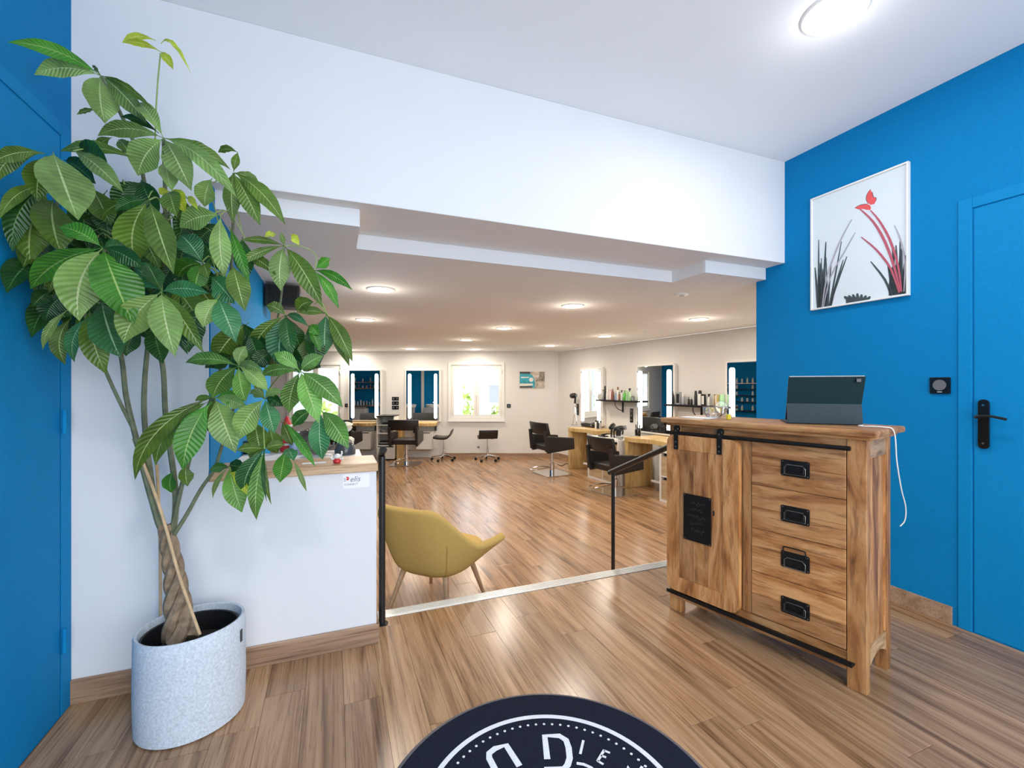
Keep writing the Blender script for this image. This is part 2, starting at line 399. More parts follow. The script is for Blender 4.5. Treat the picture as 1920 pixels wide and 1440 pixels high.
struct('wall_front', fw, M['white'], TH)                     # white wall with its opening, half-height wall and beam
struct('trim_5', MB().box(-.487, UR-.002, VF+.001, 2.79, 2.0885, 2.0897), M['salon_ceiling'], TH)
# salon ceiling with its notch over the steps, thick drop to 2.005
notch = [uv(-.49,2.34), uv(.12,2.34), uv(.12,2.72), uv(2.37,2.72), uv(2.37,2.40), uv(2.949,2.40), uv(2.949,2.47),
         (RC.x+6.52*RD.x, RC.y+6.52*RD.y), (RC.x,RC.y), (XL,YB), (XL,YR), (-2.0,YR)]
struct('ceiling', MB().prism([(p[0],p[1]) for p in notch], ZS, 2.0895), M['salon_ceiling'])
struct('trim_1', MB().box(-.488, .118, 2.328, 2.339, 2.004, 2.0885), M['white'], TH)
struct('trim_2', MB().box(.122, 2.368, 2.708, 2.719, 2.004, 2.0885), M['white'], TH)
struct('trim_3', MB().box(2.372, 2.947, 2.388, 2.399, 2.004, 2.0885), M['white'], TH)
# blue wall running from the opening into the salon, then turning left
struct('wall_salon_side', MB().box(-.62, -.486, VF+.012, 4.22, ZF, 2.0035).box(-.4915,-.486,VF+.012,2.335,2.0,2.089), M['blue'], TH)
p0 = uv(-.62, 4.1)
struct('wall_salon_front', MB().box(XL, -2.02, YR-.15, YR, ZF, ZS-.001), M['blue'])
struct('wall_salon_left', MB().box(XL-.15, XL, YR-.15, YB, ZF, ZS-.001), M['blue'])
# back wall with two window openings
W1 = (-1.39,-.20,.495,1.735); W2 = (-4.98,-3.79,.495,1.735)
mb = MB(); xs = [XL, W2[0], W2[1], W1[0], W1[1], RC.x+.12]
for a,b in ((xs[0],xs[1]),(xs[2],xs[3]),(xs[4],xs[5])): mb.box(a,b,YB,YB+.2,ZF,ZS+.08)
for wn in (W1,W2): mb.box(wn[0],wn[1],YB,YB+.2,ZF,wn[2]).box(wn[0],wn[1],YB,YB+.2,wn[3],ZS+.08)
struct('wall_salon_back', mb, M['salon_white'])
struct('wall_salon_right', MB().box(0, 6.8, 0, .15, ZF, ZS-.001), M['salon_white'], RROT, (RC.x,RC.y,0))
struct('wall_salon_corner', MB().box(3.10, 5.40, 2.32, 2.469, ZF, ZS-.001), M['salon_white'], TH)
# skirting
struct('baseboard_front', MB().box(UL+.001, .199, VF-.014, VF-.0005, 0, .092), M['skirt'], TH, bevel=.002)
struct('baseboard_right', MB().box(UR-.014, UR-.0005, 1.315, 2.469, 0, .092), M['skirt'], TH, bevel=.002)
struct('baseboard_end', MB().box(.1905, .203, VF-.013, VF+.215, 0, .092), M['skirt'], TH)
struct('baseboard_salon_back', MB().box(-1.55, RC.x-.01, YB-.014, YB-.0005, ZF, ZF+.09), M['skirt'])
struct('baseboard_salon_right', MB().box(.02, 1.3, -.014, -.0005, ZF, ZF+.09), M['skirt'], RROT, (RC.x,RC.y,0))
# ---- left door (blue like its wall), hinge side at the corner
d1 = struct('door_1', MB().box(UL+.0005, UL+.0035, 1.30, 2.155, .006, 2.14), M['blue_door'], TH)
part('door_frame', MB().box(UL+.0005, UL+.0035, 2.165, 2.225, .001, 2.20).box(UL+.0005, UL+.0035, 1.23, 2.165, 2.15, 2.20), M['blue_door'], d1, bevel=.001)
for z in (.28, 1.09, 1.95): part('hinge', MB().cyl(.007, z-.045, z+.045, 10, (UL+.014, 2.160, 0)), M['blue_door'], d1, sm=True)
# ---- right door with black plate and lever
d2 = struct('door_2', MB().box(UR-.004, UR-.0005, .385, 1.232, .006, 2.10), M['blue_door'], TH, bevel=.002)
part('door_frame', MB().box(UR-.007, UR-.0005, 1.238, 1.292, .001, 2.16).box(UR-.007, UR-.0005, .33, 1.238, 2.106, 2.16), M['blue_door'], d2, bevel=.002)
pl = MB().prism(rrect(1.170,1.212,.918,1.158,.018,4), UR-.020, UR-.0105, 'x')
part('handle_plate', pl, M['black_gloss'], d2, bevel=.002, label='glossy black handle plate')
part('lever', MB().tube(smooth([(UR-.02,1.203,1.070),(UR-.055,1.206,1.072),(UR-.062,1.190,1.078),(UR-.060,1.15,1.080),(UR-.058,1.095,1.068)],4), .0065, 8), M['black'], d2, sm=True, label='curved black lever handle')
for z in (.945, 1.13): part('screw', MB().cyl(.005, -.0025, .0005, 8), M['chrome'], d2, (UR-.0205, 1.191, z), rot=(0,radians(90),0))
# ================================================================== ENTRANCE OBJECTS
# ---- lamps
def lamp(loc, r, label, group, watt, mat, col, cat='ceiling light'):
    t = thing('ceiling_light', label, cat, loc, 0, group)
    part('diffuser', MB().lathe([(r*.86,-.006),(r*.86,-.002)], 32), mat, t)
    part('rim', MB().lathe([(r*.86,-.001),(r*.86,-.009),(r*.95,-.010),(r,-.004),(r,-.0005)], 32), M['pvc'], t, sm=True)
    area('lamp_light', (0,0,-.02), (0,0,0), r*1.7, r*1.7, watt, col, t, 'DISK')
    pl_ = bpy.data.lights.new('lamp_glow','POINT'); pl_.energy = watt*.13; pl_.color = col; pl_.shadow_soft_size = .07
    po_ = bpy.data.objects.new('lamp_glow', pl_); COL.objects.link(po_); po_.parent = t; po_.location = (0,0,-.13)
    return t
lamp(Vector((1.36,1.90,ZC)), .125, 'large round white light on the high entrance ceiling above the blue wall', None, 9, M['lit_cool'], (1,.97,.95))
lamp(uv(.3,-.5,ZC), .125, 'added unseen ceiling light behind the camera, brightening the left of the entrance', None, 16, M['lit_cool'], (1,.97,.95))  # added fill lamp out of view, lifts the left side
LAMPS = [(714,542,'salon ceiling light nearest the plant, largest in the row on the left'),
 (685,599,'salon ceiling light just behind and left of the largest left one'),
 (874,637,'small salon ceiling light above the space between second lit mirror and window'),
 (890,655,'farthest small ceiling light close to the back wall above the window'),
 (945,615,'ceiling light in the middle of the salon, in line above the window\'s right edge'),
 (770,654,'small far ceiling light above the second back-wall mirror'),
 (1074,573,'large ceiling light in mid salon, second biggest, under the white beam'),
 (1134,630,'ceiling light above the first mirror on the right-hand salon wall'),
 (1031,648,'far small ceiling light above the car picture'),
 (1310,598,'ceiling light nearest the blue entrance wall on the right'),
 (653,657,'far ceiling light half hidden behind the plant\'s right-hand leaves')]
for x, y, lb in LAMPS:
    Y = (ZS-CZ)*F/(HY-y)
    if Y > 9.6: Y = 9.6
    p = px(x, y, Y); lamp(Vector((p.x,p.y,ZS)), .112, lb, 'round downlights in the salon ceiling', 11 if y > 625 else 15, M['lit'], (1,.90,.77))
for x, y, lb in ((1278,551,'flat white round smoke detector on the salon ceiling near the right light'),(1211,622,'tiny white ceiling vent near the right salon wall')):
    Y = (ZS-CZ)*F/(HY-y); p = px(x,y,Y); r = .055 if y < 600 else .04
    t = thing('ceiling_disc', lb, 'detector' if y < 600 else 'vent', (p.x,p.y,ZS))
    part('plate', MB().lathe([(r,-.0005),(r,-.008),(r*.8,-.014),(r*.45,-.016)],20), M['pvc'], t, sm=True)
    part('grille', MB().cyl(r*.4,-.019,-.0155,16), M['grey_b'], t)
# ---- armoire
AP = Vector((.870, 2.484, 0)); AR = atan2(-.801, .599)
ar = thing('sideboard', 'tall rustic mango-wood sideboard with sliding door and four drawers', 'sideboard', AP, AR)
WA, DA, HA = .883, .315, 1.02
def apart(n, mb, mat, bev=.002, lab=None): return part(n, mb, M[mat], ar, bevel=bev, label=lab)
apart('top', MB().box(-.035, WA+.045, -.040, DA+.03, HA+.003, HA+.030), 'mango_x', .009)
apart('top_moulding', MB().box(-.012, WA+.020, -.018, DA+.012, HA-.012, HA+.003), 'mango_x', .005)
for x0, x1, y0, y1 in ((0,.066,0,.045),(WA-.066,WA,0,.045),(0,.05,DA-.045,DA),(WA-.045,WA,DA-.045,DA)):
    apart('leg', MB().box(x0,x1,y0,y1,0,HA-.012), 'mango_z')
apart('centre_stile', MB().box(.397,.437,.002,.03,.147,.965), 'mango_z')
apart('frieze', MB().box(.066,WA-.066,.004,.03,.965,HA-.012), 'mango_x')
apart('bottom_rail', MB().box(.066,WA-.066,.003,.03,.070,.145), 'mango_x')
apart('left_front_panel', MB().box(.066,.397,.006,.03,.147,.965), 'mango_z')
apart('carcass', MB().box(.01,WA-.015,.035,DA-.01,.10,HA-.013), 'mango_y', 0)
# right side: rails and recessed upright planks
apart('side_rail', MB().box(WA-.035,WA-.004,.045,DA-.045,.93,HA-.012), 'mango_y')
arch = [(.045,.165),(.045,.085)]+[(.045+(DA-.09)*t/8, .085+.035*sin(pi*t/8)) for t in range(1,8)]+[(DA-.045,.085),(DA-.045,.165)]
apart('side_rail', MB().prism(arch, WA-.035, WA-.004, 'x'), 'mango_y')
n = 3
for k in range(n):
    y0 = .045+(DA-.09)*k/n; apart('side_plank', MB().box(WA-.030,WA-.012,y0+.0008,y0+(DA-.09)/n-.0008,.166,.929), 'mango_z', .003)
apart('side_bead', MB().box(WA-.014,WA-.006,.046,.052,.168,.928), 'mango_z', .001)
apart('side_bead', MB().box(WA-.014,WA-.006,DA-.052,DA-.046,.168,.928), 'mango_z', .001)
# drawers
for k in range(4):
    z1 = .962-.2035*k; z0 = z1-.2015
    d = apart('drawer', MB().box(.440,WA-.069,-.001,.025,z0,z0+.098), 'mango_x', .002)
    b2 = part('front_board', MB().box(.440,WA-.069,-.001,.025,z0+.0985,z1), M['mango_x'], d, bevel=.002)
    zc = z0+.098; xc = .628
    hp = part('handle_plate', MB().prism(rrect(xc-.057,xc+.057,zc-.036,zc+.036,.006,3), -.006, -.0015, 'y'), M['dark_metal'], d, bevel=.001, label='black iron pull plate')
    zz = zc-.012 if k == 2 else zc-.006
    fr = MB(); c_ = .012
    o_ = [(xc-.042,zz-.020),(xc+.042,zz-.020),(xc+.042,zz+.010),(xc+.042-c_,zz+.010+c_),(xc-.042+c_,zz+.010+c_),(xc-.042,zz+.010)]
    fr.tube([(p[0],-.009,p[1]) for p in o_+[o_[0]]], .0022, 6)
    part('plate_rim', fr, M['iron_edge'], d, sm=True)
    if k == 2:   # this bail is flipped up
        part('bail', MB().tube(smooth([(xc-.045,-.012,zc+.026),(xc-.044,-.014,zc+.052),(xc-.034,-.015,zc+.058),(xc+.034,-.015,zc+.058),(xc+.044,-.014,zc+.052),(xc+.045,-.012,zc+.026)],3), .003, 6), M['dark_metal'], d, sm=True, label='iron bail flipped upwards')
    else:
        part('bail', MB().tube([(xc-.036,-.010,zc+.016),(xc-.036,-.014,zc-.018),(xc+.036,-.014,zc-.018),(xc+.036,-.010,zc+.016)], .003, 6), M['dark_metal'], d, sm=True)
    for sx in (-.05,.05):
        for sz in (-.029,.029): part('rivet', MB().lathe([(.0032,0),(.002,.002)],6).xf(Matrix.Rotation(radians(90),4,'X')), M['iron_edge'], d, (xc+sx,-.006,zc+sz))
# sliding door
out = rrect(.004,.397,.128,.962,.045,5)
X0,X1,Z0,Z1 = .078,.318,.205,.885
inn = [(min(max(p[0],X0),X1), min(max(p[1],Z0),Z1)) for p in out]
dr = apart('sliding_door', MB().ring(out, inn, -.034, -.010), 'mango_z', 0)
for k in range(3):
    a = X0+(X1-X0)*k/3; part('door_plank', MB().box(a+.0007,a+(X1-X0)/3-.0007,-.0315,-.014,Z0,Z1), M['mango_z'], dr, bevel=.0015)
pq = part('plaque', MB().box(.107,.258,-.0375,-.0318,.420,.660), M['black_metal'], dr, bevel=.0008, label='black metal plaque with faint engraved script')
sc = MB(); rnd = random.Random(3)
for r_, (xa,xb,zc) in enumerate(((.150,.232,.618),(.145,.215,.585),(.130,.236,.548),(.150,.215,.512),(.150,.225,.478))):
    n = int((xb-xa)/.006); pts = [(xa+.006*i, zc+rnd.uniform(-.008,.008)+(.004 if i%2 else -.004)) for i in range(n+1)]
    sc.stroke([tuple(q) for q in smooth([Vector((*p,0)).to_2d() for p in pts],2)], .0010, -.0381, -.0374)
part('engraving', sc, M['iron_edge'], pq)
for sx in (.113,.252):
    for sz in (.426,.654): part('rivet', MB().lathe([(.0035,0),(.003,.002),(.001,.003)],8).xf(Matrix.Rotation(radians(90),4,'X')), M['iron_edge'], pq, (sx,-.0374,sz), sm=True)
part('keyhole', MB().prism(rrect(.266,.274,.575,.600,.002,2), -.0325,-.0312,'y'), M['black'], dr)
for xc in (.062, .302):
    h = part('hanger_strap', MB().box(xc-.0125,xc+.0125,-.0395,-.0345,.885,.993), M['dark_metal'], dr, bevel=.001, label='black iron hanger strap')
    part('roller', MB().cyl(.017,-.005,.005,16).xf(Matrix.Rotation(radians(90),4,'X')), M['dark_metal'], h, (xc,-.026,.996), sm=True)
    for dx, dz in ((0,.985),(.014,.995),(0,.925),(0,.900)):
        part('bolt', MB().lathe([(.0045,0),(.004,.003),(.0015,.004)],8).xf(Matrix.Rotation(radians(90),4,'X')), M['iron_edge'], h, (xc+dx,-.0395,dz), sm=True)
part('track_rail', MB().tube([(-.006,-.024,.972),(.836,-.024,.972)], .0095, 12), M['dark_metal'], ar, sm=True, label='round black steel track rail')
for x in (.1,.45,.80): part('rail_mount', MB().tube([(x,-.015,.972),(x,.004,.972)], .006, 8), M['dark_metal'], ar, sm=True)
br = part('floor_track', MB().box(.004,.845,-.030,.004,.104,.110).box(.004,.845,-.036,-.030,.104,.122), M['dark_metal'], ar, label='black steel angle guiding the door foot')
# ---- things on the sideboard
def on_top(x, y): q = floorpx(x, y, HA+.030); return q
ZT = HA+.0305
a = floorpx(1476,794,ZT); b = floorpx(1621,798,ZT)
dirx = Vector((b.x-a.x,b.y-a.y)).normalized(); trot = atan2(dirx.y, dirx.x)
tb = thing('tablet', 'dark tablet in a folding case standing with its back to the room, on the sideboard', 'tablet', (a.x,a.y,ZT), trot)
Lt = .285
part('keyboard_base', MB().box(0,Lt,.004,.205,.0,.007), M['tab_grey'], tb, bevel=.002)
part('stand_flap', MB().prism([(.000,.004),(.004,.001),(.022,.098),(.016,.099)], 0, Lt, 'x'), M['tab_grey'], tb, bevel=.001, label='lower grey fold of the case')
sl = part('screen_slab', MB().prism([(.052,.014),(.060,.016),(-.034,.216),(-.042,.212)], 0, Lt, 'x'), M['tab_dark'], tb, bevel=.002, label='upper dark back of the tablet')
part('camera_lens', MB().box(Lt-.036,Lt-.016,-.0445,-.038,.188,.205), M['black_gloss'], sl, bevel=.002)
part('screen_edge', MB().tube([(.004,-.0385,.2148),(Lt-.004,-.0385,.2148)],.0022,6), M['alu'], sl, sm=True)
cab = [floorpx(1618,797,ZT+.004), floorpx(1634,799,ZT+.004)]
e2 = Vector((.801,.599)); e1 = Vector((.599,-.801))
def al(x,y,z): return Vector((AP.x+e1.x*x+e2.x*y, AP.y+e1.y*x+e2.y*y, z))
cpts = [cab[0], al(.83,.10,ZT+.006), al(.905,.12,ZT+.006), al(.936,.135,ZT-.012), al(.940,.155,.92), al(.942,.21,.80), al(.945,.26,.72), al(.940,.275,.66), al(.925,.27,.63)]
tag(link('charging_cable', mesh('charging_cable', MB().tube(smooth(cpts,6), .0022, 6), M['white_b'], sm=True)), 'thin white charging cable hanging from the tablet down the sideboard\'s side', 'cable')
q = floorpx(1338,783,ZT)
bw = thing('glass_bowl', 'small faceted glass bowl with amber-yellow hearts on the sideboard', 'bowl', (q.x,q.y,ZT))
part('bowl', MB().lathe([(.034,0),(.046,.02),(.055,.058),(.052,.058),(.043,.022),(.030,.006)],12,caps=True), M['glass'], bw)
hb = MB()
for k in range(9):
    a_ = 2*pi*k/9; c_, s_ = cos(a_), sin(a_)
    hb.add([(.056*c_-.014*s_,.056*s_+.014*c_,.054),(.056*c_+.014*s_,.056*s_-.014*c_,.054),(.0565*c_,.0565*s_,.048),(.051*c_,.051*s_,.028)],[(0,2,3),(2,1,3)])
part('amber_heart', hb, M['ambered'], bw).__setitem__('kind','stuff')
q = floorpx(1352,778,ZT)
dd = thing('clear_disc', 'clear round disc standing on edge behind the glass bowl on the sideboard', 'disc', (q.x+.01,q.y+.02,ZT))
part('disc', MB().cyl(.040,-.002,.002,24).xf(Matrix.Rotation(radians(90),4,'X')), M['glass'], dd, (0,0,.041))
part('disc_rim', MB().tube([(.040*cos(t*pi/12),0,.041+.040*sin(t*pi/12)) for t in range(25)],.0014,6), M['grey_b'], dd, sm=True)
q = floorpx(1300,783,ZT)
t = thing('paper_stack', 'loose white paper sheets lying on the left end of the sideboard top', 'papers', (q.x+.02,q.y-.01,ZT), AR+.1)
for k in range(3): part('sheet', MB().box(-.075,.09,-.06,.05,.0008*k,.0008*k+.0006), M['paper'], t, rotz=.07*k)
q = floorpx(1366,786,ZT)
t = thing('yellow_clip', 'small bright yellow block on the sideboard beside the glass bowl', 'clip', (q.x,q.y,ZT), .3)
part('block', MB().box(-.010,.010,-.008,.008,0,.026), plain('yellow_plastic',(.85,.70,.05),.4), t, bevel=.002)
part('pen', MB().tube([(.010,.006,.010),(.075,.06,.014)],.005,8), M['paper'], t, sm=True)
# ---- round mat
mc = Vector((.122,1.270,0)); R0 = .517
mt = thing('round_mat', 'round dark navy doormat with white ring, dots and letters', 'mat', mc)
part('rubber_edge', MB().lathe([(R0-.016,.0005),(R0,.0005),(R0,.003),(R0-.014,.0075),(R0-.016,.0075)],96), M['rubber'], mt)
part('pile', MB().lathe([(R0-.015,.0005),(R0-.015,.0085),(R0-.022,.0098),(.0,.0098)],96,caps=False), M['mat'], mt)
def annulus(r0, r1, z0, z1, n=96):
    m = MB(); return m.lathe([(r0,z0),(r1,z0),(r1,z1),(r0,z1),(r0,z0)],n,caps=False)
part('white_ring', annulus(.375,.392,.0094,.0106), M['print'], mt)
for k in range(75):
    a_ = 2*pi*k/75
    if k == 0: dme = mesh('print_dot', MB().cyl(.0046,.0094,.0106,8), M['print'])
    link('print_dot', dme, mt, (.346*cos(a_), .346*sin(a_), 0))
def mp(cx, cy, s=3.84, ox=800, oy=1290):
    q = floorpx(ox+cx/s, oy+cy/s, .010); return (q.x-mc.x, q.y-mc.y)
def flat_stroke(pts, w_):
    m = MB(); n = len(pts); L=[];R=[]
    for k in range(n):
        a_, b_ = Vector(pts[max(k-1,0)]), Vector(pts[min(k+1,n-1)]); t_ = (b_-a_).normalized(); qn = Vector((-t_.y,t_.x))*w_/2
        L.append(Vector(pts[k])+qn); R.append(Vector(pts[k])-qn)
    for k in range(n-1): m.prism([L[k],R[k],R[k+1],L[k+1]], .0094, .0107)
    return m
W_ = .0205
part('letter_d', flat_stroke([mp(868,512),mp(850,345),mp(955,345),mp(1003,375),mp(1022,430),mp(1030,505),mp(1015,555),mp(985,585),mp(848,590)], W_), M['print'], mt)
part('letter_c', flat_stroke([mp(668,562),mp(572,412),mp(492,436),mp(450,470),mp(450,505),mp(520,640),mp(560,700)], W_), M['print'], mt)
part('letter_i', flat_stroke([mp(1128,377),mp(1106,475)], .0085), M['print'], mt)
e_ = flat_stroke([mp(1278,447),mp(1230,528)], .0085)
for aa, bb in (((1276,450),(1320,468)),((1255,487),(1292,500)),((1230,525),(1272,550))):
    f2 = flat_stroke([mp(*aa),mp(*bb)], .0075); e_.add(f2.v, f2.f)
part('letter_e', e_, M['print'], mt)
part('letter_n', flat_stroke([mp(1432,640),mp(1450,565),mp(1500,640),mp(1552,565)], .0085), M['print'], mt)
part('emblem_arc', flat_stroke([mp(1080,542),mp(1130,550),mp(1180,572),mp(1230,610)], .010), M['print'], mt)
# ---- framed poster on the blue wall
ppos = uv(UR-.001, 2.041, 1.722); prot = TH-pi/2
po = thing('framed_poster', 'large white-framed print with a red butterfly over dark ink grasses', 'picture', ppos, prot)
PWD, PH = .545, .735
part('frame', MB().ring([(0,0),(PWD,0),(PWD,PH),(0,PH)],[(.010,.010),(PWD-.010,.010),(PWD-.010,PH-.010),(.010,PH-.010)],-.024,-.001), M['pvc'], po, bevel=.001)
part('print_sheet', MB().box(.0095,PWD-.0095,-.014,-.002,.0095,PH-.0095), plain('pale_print_paper',(.74,.80,.83),.35,var=.01), po)
def pp(cx, cy):      # crop (1500,280)x4.5 -> poster local x,z
    x = 1500+cx/4.5; y = 280+cy/4.5; k = (x-960)/F
    u_ = UR-.014; Yq = u_/(k*A2.x+A2.y); Xq = k*Yq; v_ = Xq*B2.x+Yq*B2.y
    return (2.041-v_, CZ-(y-HY)*Yq/F-1.722)
ink = plain('ink_grey',(.055,.075,.080),.6); rink = plain('red_wash',(.50,.10,.14),.6); lred = plain('butterfly_red',(.85,.10,.10),.6); fade = plain('faded_ink',(.42,.40,.44),.6)
yy = (-.0152,-.0139)
def strokes(lst):
    m = MB()
    for pts, w_ in lst:
        q = [pp(*p) for p in pts]; sq = smooth([Vector(p) for p in q],3); n = len(sq)
        wid = [max(.0008, w_*(.35+.65*sin(pi*min(1,(i+1)/n)))) if not isinstance(w_,tuple) else w_[0]+(w_[1]-w_[0])*i/(n-1) for i in range(n)]
        m.stroke([tuple(p) for p in sq], wid, *yy)
    return m
bfly = MB()
bfly.prism([pp(*p) for p in [(595,340),(610,365),(617,405),(640,403),(642,430),(630,460),(600,468),(575,455),(562,420),(568,375)]][::-1], *yy, 'y')
bfly.prism([pp(*p) for p in [(463,495),(500,475),(560,462),(590,470),(600,490),(595,512),(560,510),(540,503),(490,505)]][::-1], *yy, 'y')
part('butterfly', bfly, lred, po)
part('butterfly_edge', strokes([([(597,338),(570,375),(560,420),(576,458)],.004),([(463,496),(510,470),(575,460)],.004),([(612,360),(622,404),(644,410),(640,440)],.003)]), ink, po)
yy = (-.0172,-.0158)
for s_ in ([([(850,1200),(800,1000),(720,780),(620,610),(505,500)],.010),([(860,1200),(830,980),(760,760),(670,600),(598,515)],.009),([(840,1210),(770,1010),(650,850),(520,740)],.008)]):
    part('red_stalk', strokes([(s_[0],s_[1]*1.3)]), rink, po)
for s_ in ([([(190,1330),(230,1080),(330,800),(440,590)],.006),([(200,1330),(260,1080),(380,860),(470,700)],.005),([(880,1200),(890,960),(850,760),(800,640)],.005)]):
    part('faded_stalk', strokes([(s_[0],s_[1]*1.6)]), fade, po)
yy = (-.0152,-.0139)
rp = random.Random(12); tw = []
for k in range(15):      # ink grass clump, left
    bx_ = 150+8*k; tx_ = bx_+rp.uniform(-30,150)*(k/8.0-.4); ty_ = rp.uniform(760,1120)
    tw.append(([(bx_,1340-.9*k),((bx_*.7+tx_*.3),1180),(tx_,ty_)], rp.uniform(.009,.018)))
for k in range(15):      # ink grass clump, right
    bx_ = 760+9*k; tx_ = bx_-rp.uniform(-30,150)*(1.3-k/8.0); tx_ = min(tx_,895); ty_ = rp.uniform(760,1040)
    tw.append(([(bx_,1235-1.2*k),((bx_*.7+tx_*.3),1100),(tx_,ty_)], rp.uniform(.009,.018)))
for s_ in tw: part('ink_grass', strokes([s_]), ink, po)
for k in range(7):       # low dark tuft, centre
    bx_ = 400+28*k; part('ink_tuft', strokes([([(bx_,1300-4*k),(bx_+4,1265),(bx_+(k-3)*9,1215+abs(k-3)*9)],.022)]), ink, po)
# ---- black square wall unit
sk = thing('wall_switch', 'black square wall plate with a round grey centre on the blue wall', 'switch', uv(UR-.0005,1.365,1.183), prot)
part('plate', MB().prism(rrect(-.043,.043,0,.086,.005,3), -.010, 0, 'y'), M['black_gloss'], sk, bevel=.0015)
part('round_centre', MB().cyl(.028,0,.004,24).xf(Matrix.Rotation(radians(90),4,'X')), M['grey'], sk, (0,-.0095,.045), sm=True)
part('label_tab', MB().box(-.010,.010,-.0112,-.0095,.008,.011), M['white_b'], sk)
# ---- handrails
def rail(u, label):
    va, vb = VN+.005, 3.10
    za, zb = .885, .575
    t = thing('handrail', label, 'handrail', uv(u, va, 0), TH)
    L = vb-va
    return t, L, za, zb
t = thing('handrail', 'black metal handrail post at the end of the half-height wall beside the yellow armchair', 'handrail', uv(.232,2.40,0), TH)
part('post', MB().cyl(.0165,0,.862,16,(0,0,0)), M['black'], t, sm=True)
part('base_flange', MB().lathe([(.030,.0005),(.030,.005),(.018,.007)],20), M['black'], t, sm=True)
part('grip', MB().tube(smooth([(0,-.035,.892),(0,0,.880),(.0,.60,.60),(.0,.66,.575)],4), .019, 12), M['black'], t, sm=True)
part('lower_post', MB().cyl(.014,ZF,.60,12,(0,.62,0)), M['black'], t, sm=True)
t = thing('handrail', 'black metal handrail rising to the right towards the sideboard', 'handrail', uv(2.11,3.10,0), TH)
part('post', MB().cyl(.0150,ZF,.525,16), M['black'], t, sm=True)
part('base_flange', MB().lathe([(.032,ZF+.0005),(.032,ZF+.006),(.018,ZF+.008)],20), M['black'], t, sm=True)
part('grip', MB().tube([(0,.05,.512),(0,-.65,.812),(0,-1.0,.965)], .0205, 14), M['black'], t, sm=True)
# ---- counter on the half wall
cn = thing('counter_top', 'pale beech board capping the half-height wall', 'counter', (0,0,0), TH)
part('board', MB().box(-.4855,.197,VF-.014,VF+.262,.8185,.857), M['beech'], cn, bevel=.004)
# sticker on the half wall
st_ = thing('wall_sticker', 'small white sticker with red mark and italic lettering below the counter end', 'sticker', uv(.040,VF-.0006,.745), TH)
part('backing', MB().box(0,.118,-.0008,0,0,.066), plain('sticker_white',(.88,.87,.92),.35,var=.01), st_)
g = plain('sticker_ink',(.16,.15,.18),.6)
for body, sz, x, z, sh, m_ in (('elis',.036,.030,.030,.25,g),('CONNECT',.0125,.006,.014,0,g)):
    me = text_mesh(body, sz, .0002, sh); me.materials.append(m_)
    link('lettering', me, st_, (x,-.0012,z), rot=(pi/2,0,0))
part('red_mark', MB().prism([(.014,.040),(.024,.036),(.029,.046),(.024,.054),(.013,.055),(.018,.047)][::-1], -.0012,-.0007,'y'), M['red'], st_)
part('grey_mark', MB().stroke([(.004,.046),(.013,.044)],.003,-.0012,-.0007).stroke([(.004,.036),(.014,.037)],.003,-.0012,-.0007), g, st_)
# ---- objects on the counter
ZK = .8575
def ck(x, y, dz=0): return floorpx(x, y, ZK+dz)
q = ck(589,869); t = thing('paper_strip', 'flat white paper strip near the front edge of the beech counter', 'paper', (q.x,q.y,ZK), TH)
part('sheet', MB().box(-.052,.052,-.010,.010,0,.003), M['paper'], t)
part('sheet', MB().box(-.051,.050,-.011,.009,.0032,.0045), M['paper'], t, rotz=.02)
q = ck(632,868); t = thing('figurine', 'tiny red and white figurine on the beech counter', 'figurine', (q.x,q.y,ZK), TH)
part('body', MB().lathe([(.013,0),(.019,.006),(.018,.015),(.010,.022)],14), M['red'], t, sm=True)
part('head', MB().lathe([(.002,.018),(.014,.023),(.017,.031),(.013,.040),(.003,.044)],14), M['white_b'], t, sm=True)
part('arm', MB().tube([(-.012,0,.018),(-.024,-.002,.022),(-.028,0,.030)],.005,8), M['white_b'], t, sm=True)
part('arm', MB().tube([(.012,0,.018),(.022,-.004,.018),(.026,-.008,.022)],.005,8), M['white_b'], t, sm=True)
part('raised_tail', MB().tube([(.016,.004,.030),(.022,.006,.045),(.020,.006,.055)],.004,8), M['white_b'], t, sm=True)
# lower white reception desk behind the half wall, on the salon floor
dk = thing('reception_desk', 'white reception desk standing behind the half-height wall', 'desk', (0,0,0), TH)
part('desktop', MB().box(-.484,.15,2.504,2.98,.800,.828), M['cab'], dk, bevel=.002)
part('side_panel', MB().box(.125,.149,2.52,2.96,ZF+.0005,.800), M['cab'], dk)
part('side_panel', MB().box(-.484,-.46,2.52,2.96,ZF+.0005,.800), M['cab'], dk)
part('modesty_panel', MB().box(-.46,.125,2.52,2.54,ZF+.05,.800), M['cab'], dk)
ZD = .8285
def dkp(x, Y): return Vector(((x-960)*Y/F, Y, ZD))
q = dkp(647,2.62); t = thing('bowl', 'upturned smoky glass bowl behind the tiny figurine', 'bowl', (q.x,q.y,ZD))
part('shell', MB().lathe([(.058,0),(.058,.03),(.048,.06),(.028,.078),(.004,.084)],24), M['smoky'], t, sm=True)
part('foil', MB().lathe([(.050,.052),(.036,.082),(.016,.094),(.002,.097)],7), M['chrome'], t)
q = dkp(583,2.89); t = thing('gift_bag', 'cream paper gift bag with tall dark lettering leaning back on the reception desk', 'bag', (q.x,q.y,ZD), .35)
part('bag', MB().prism([(-.11,0),(.10,0),(.115,.20),(-.02,.11),(-.10,.06)], -.03, .03, 'y'), M['cream'], t, bevel=.003)
me = text_mesh('RETI', .055, .0004); me.materials.append(plain('bag_ink',(.06,.06,.06),.6)); link('lettering', me, t, (-.085,-.0312,.045), rot=(pi/2,-.52,0))
q = dkp(628,2.78); t = thing('wrapped_packet', 'crumpled clear and silver wrapped packet at the right end of the reception desk', 'packet', (q.x+.04,q.y,ZD))
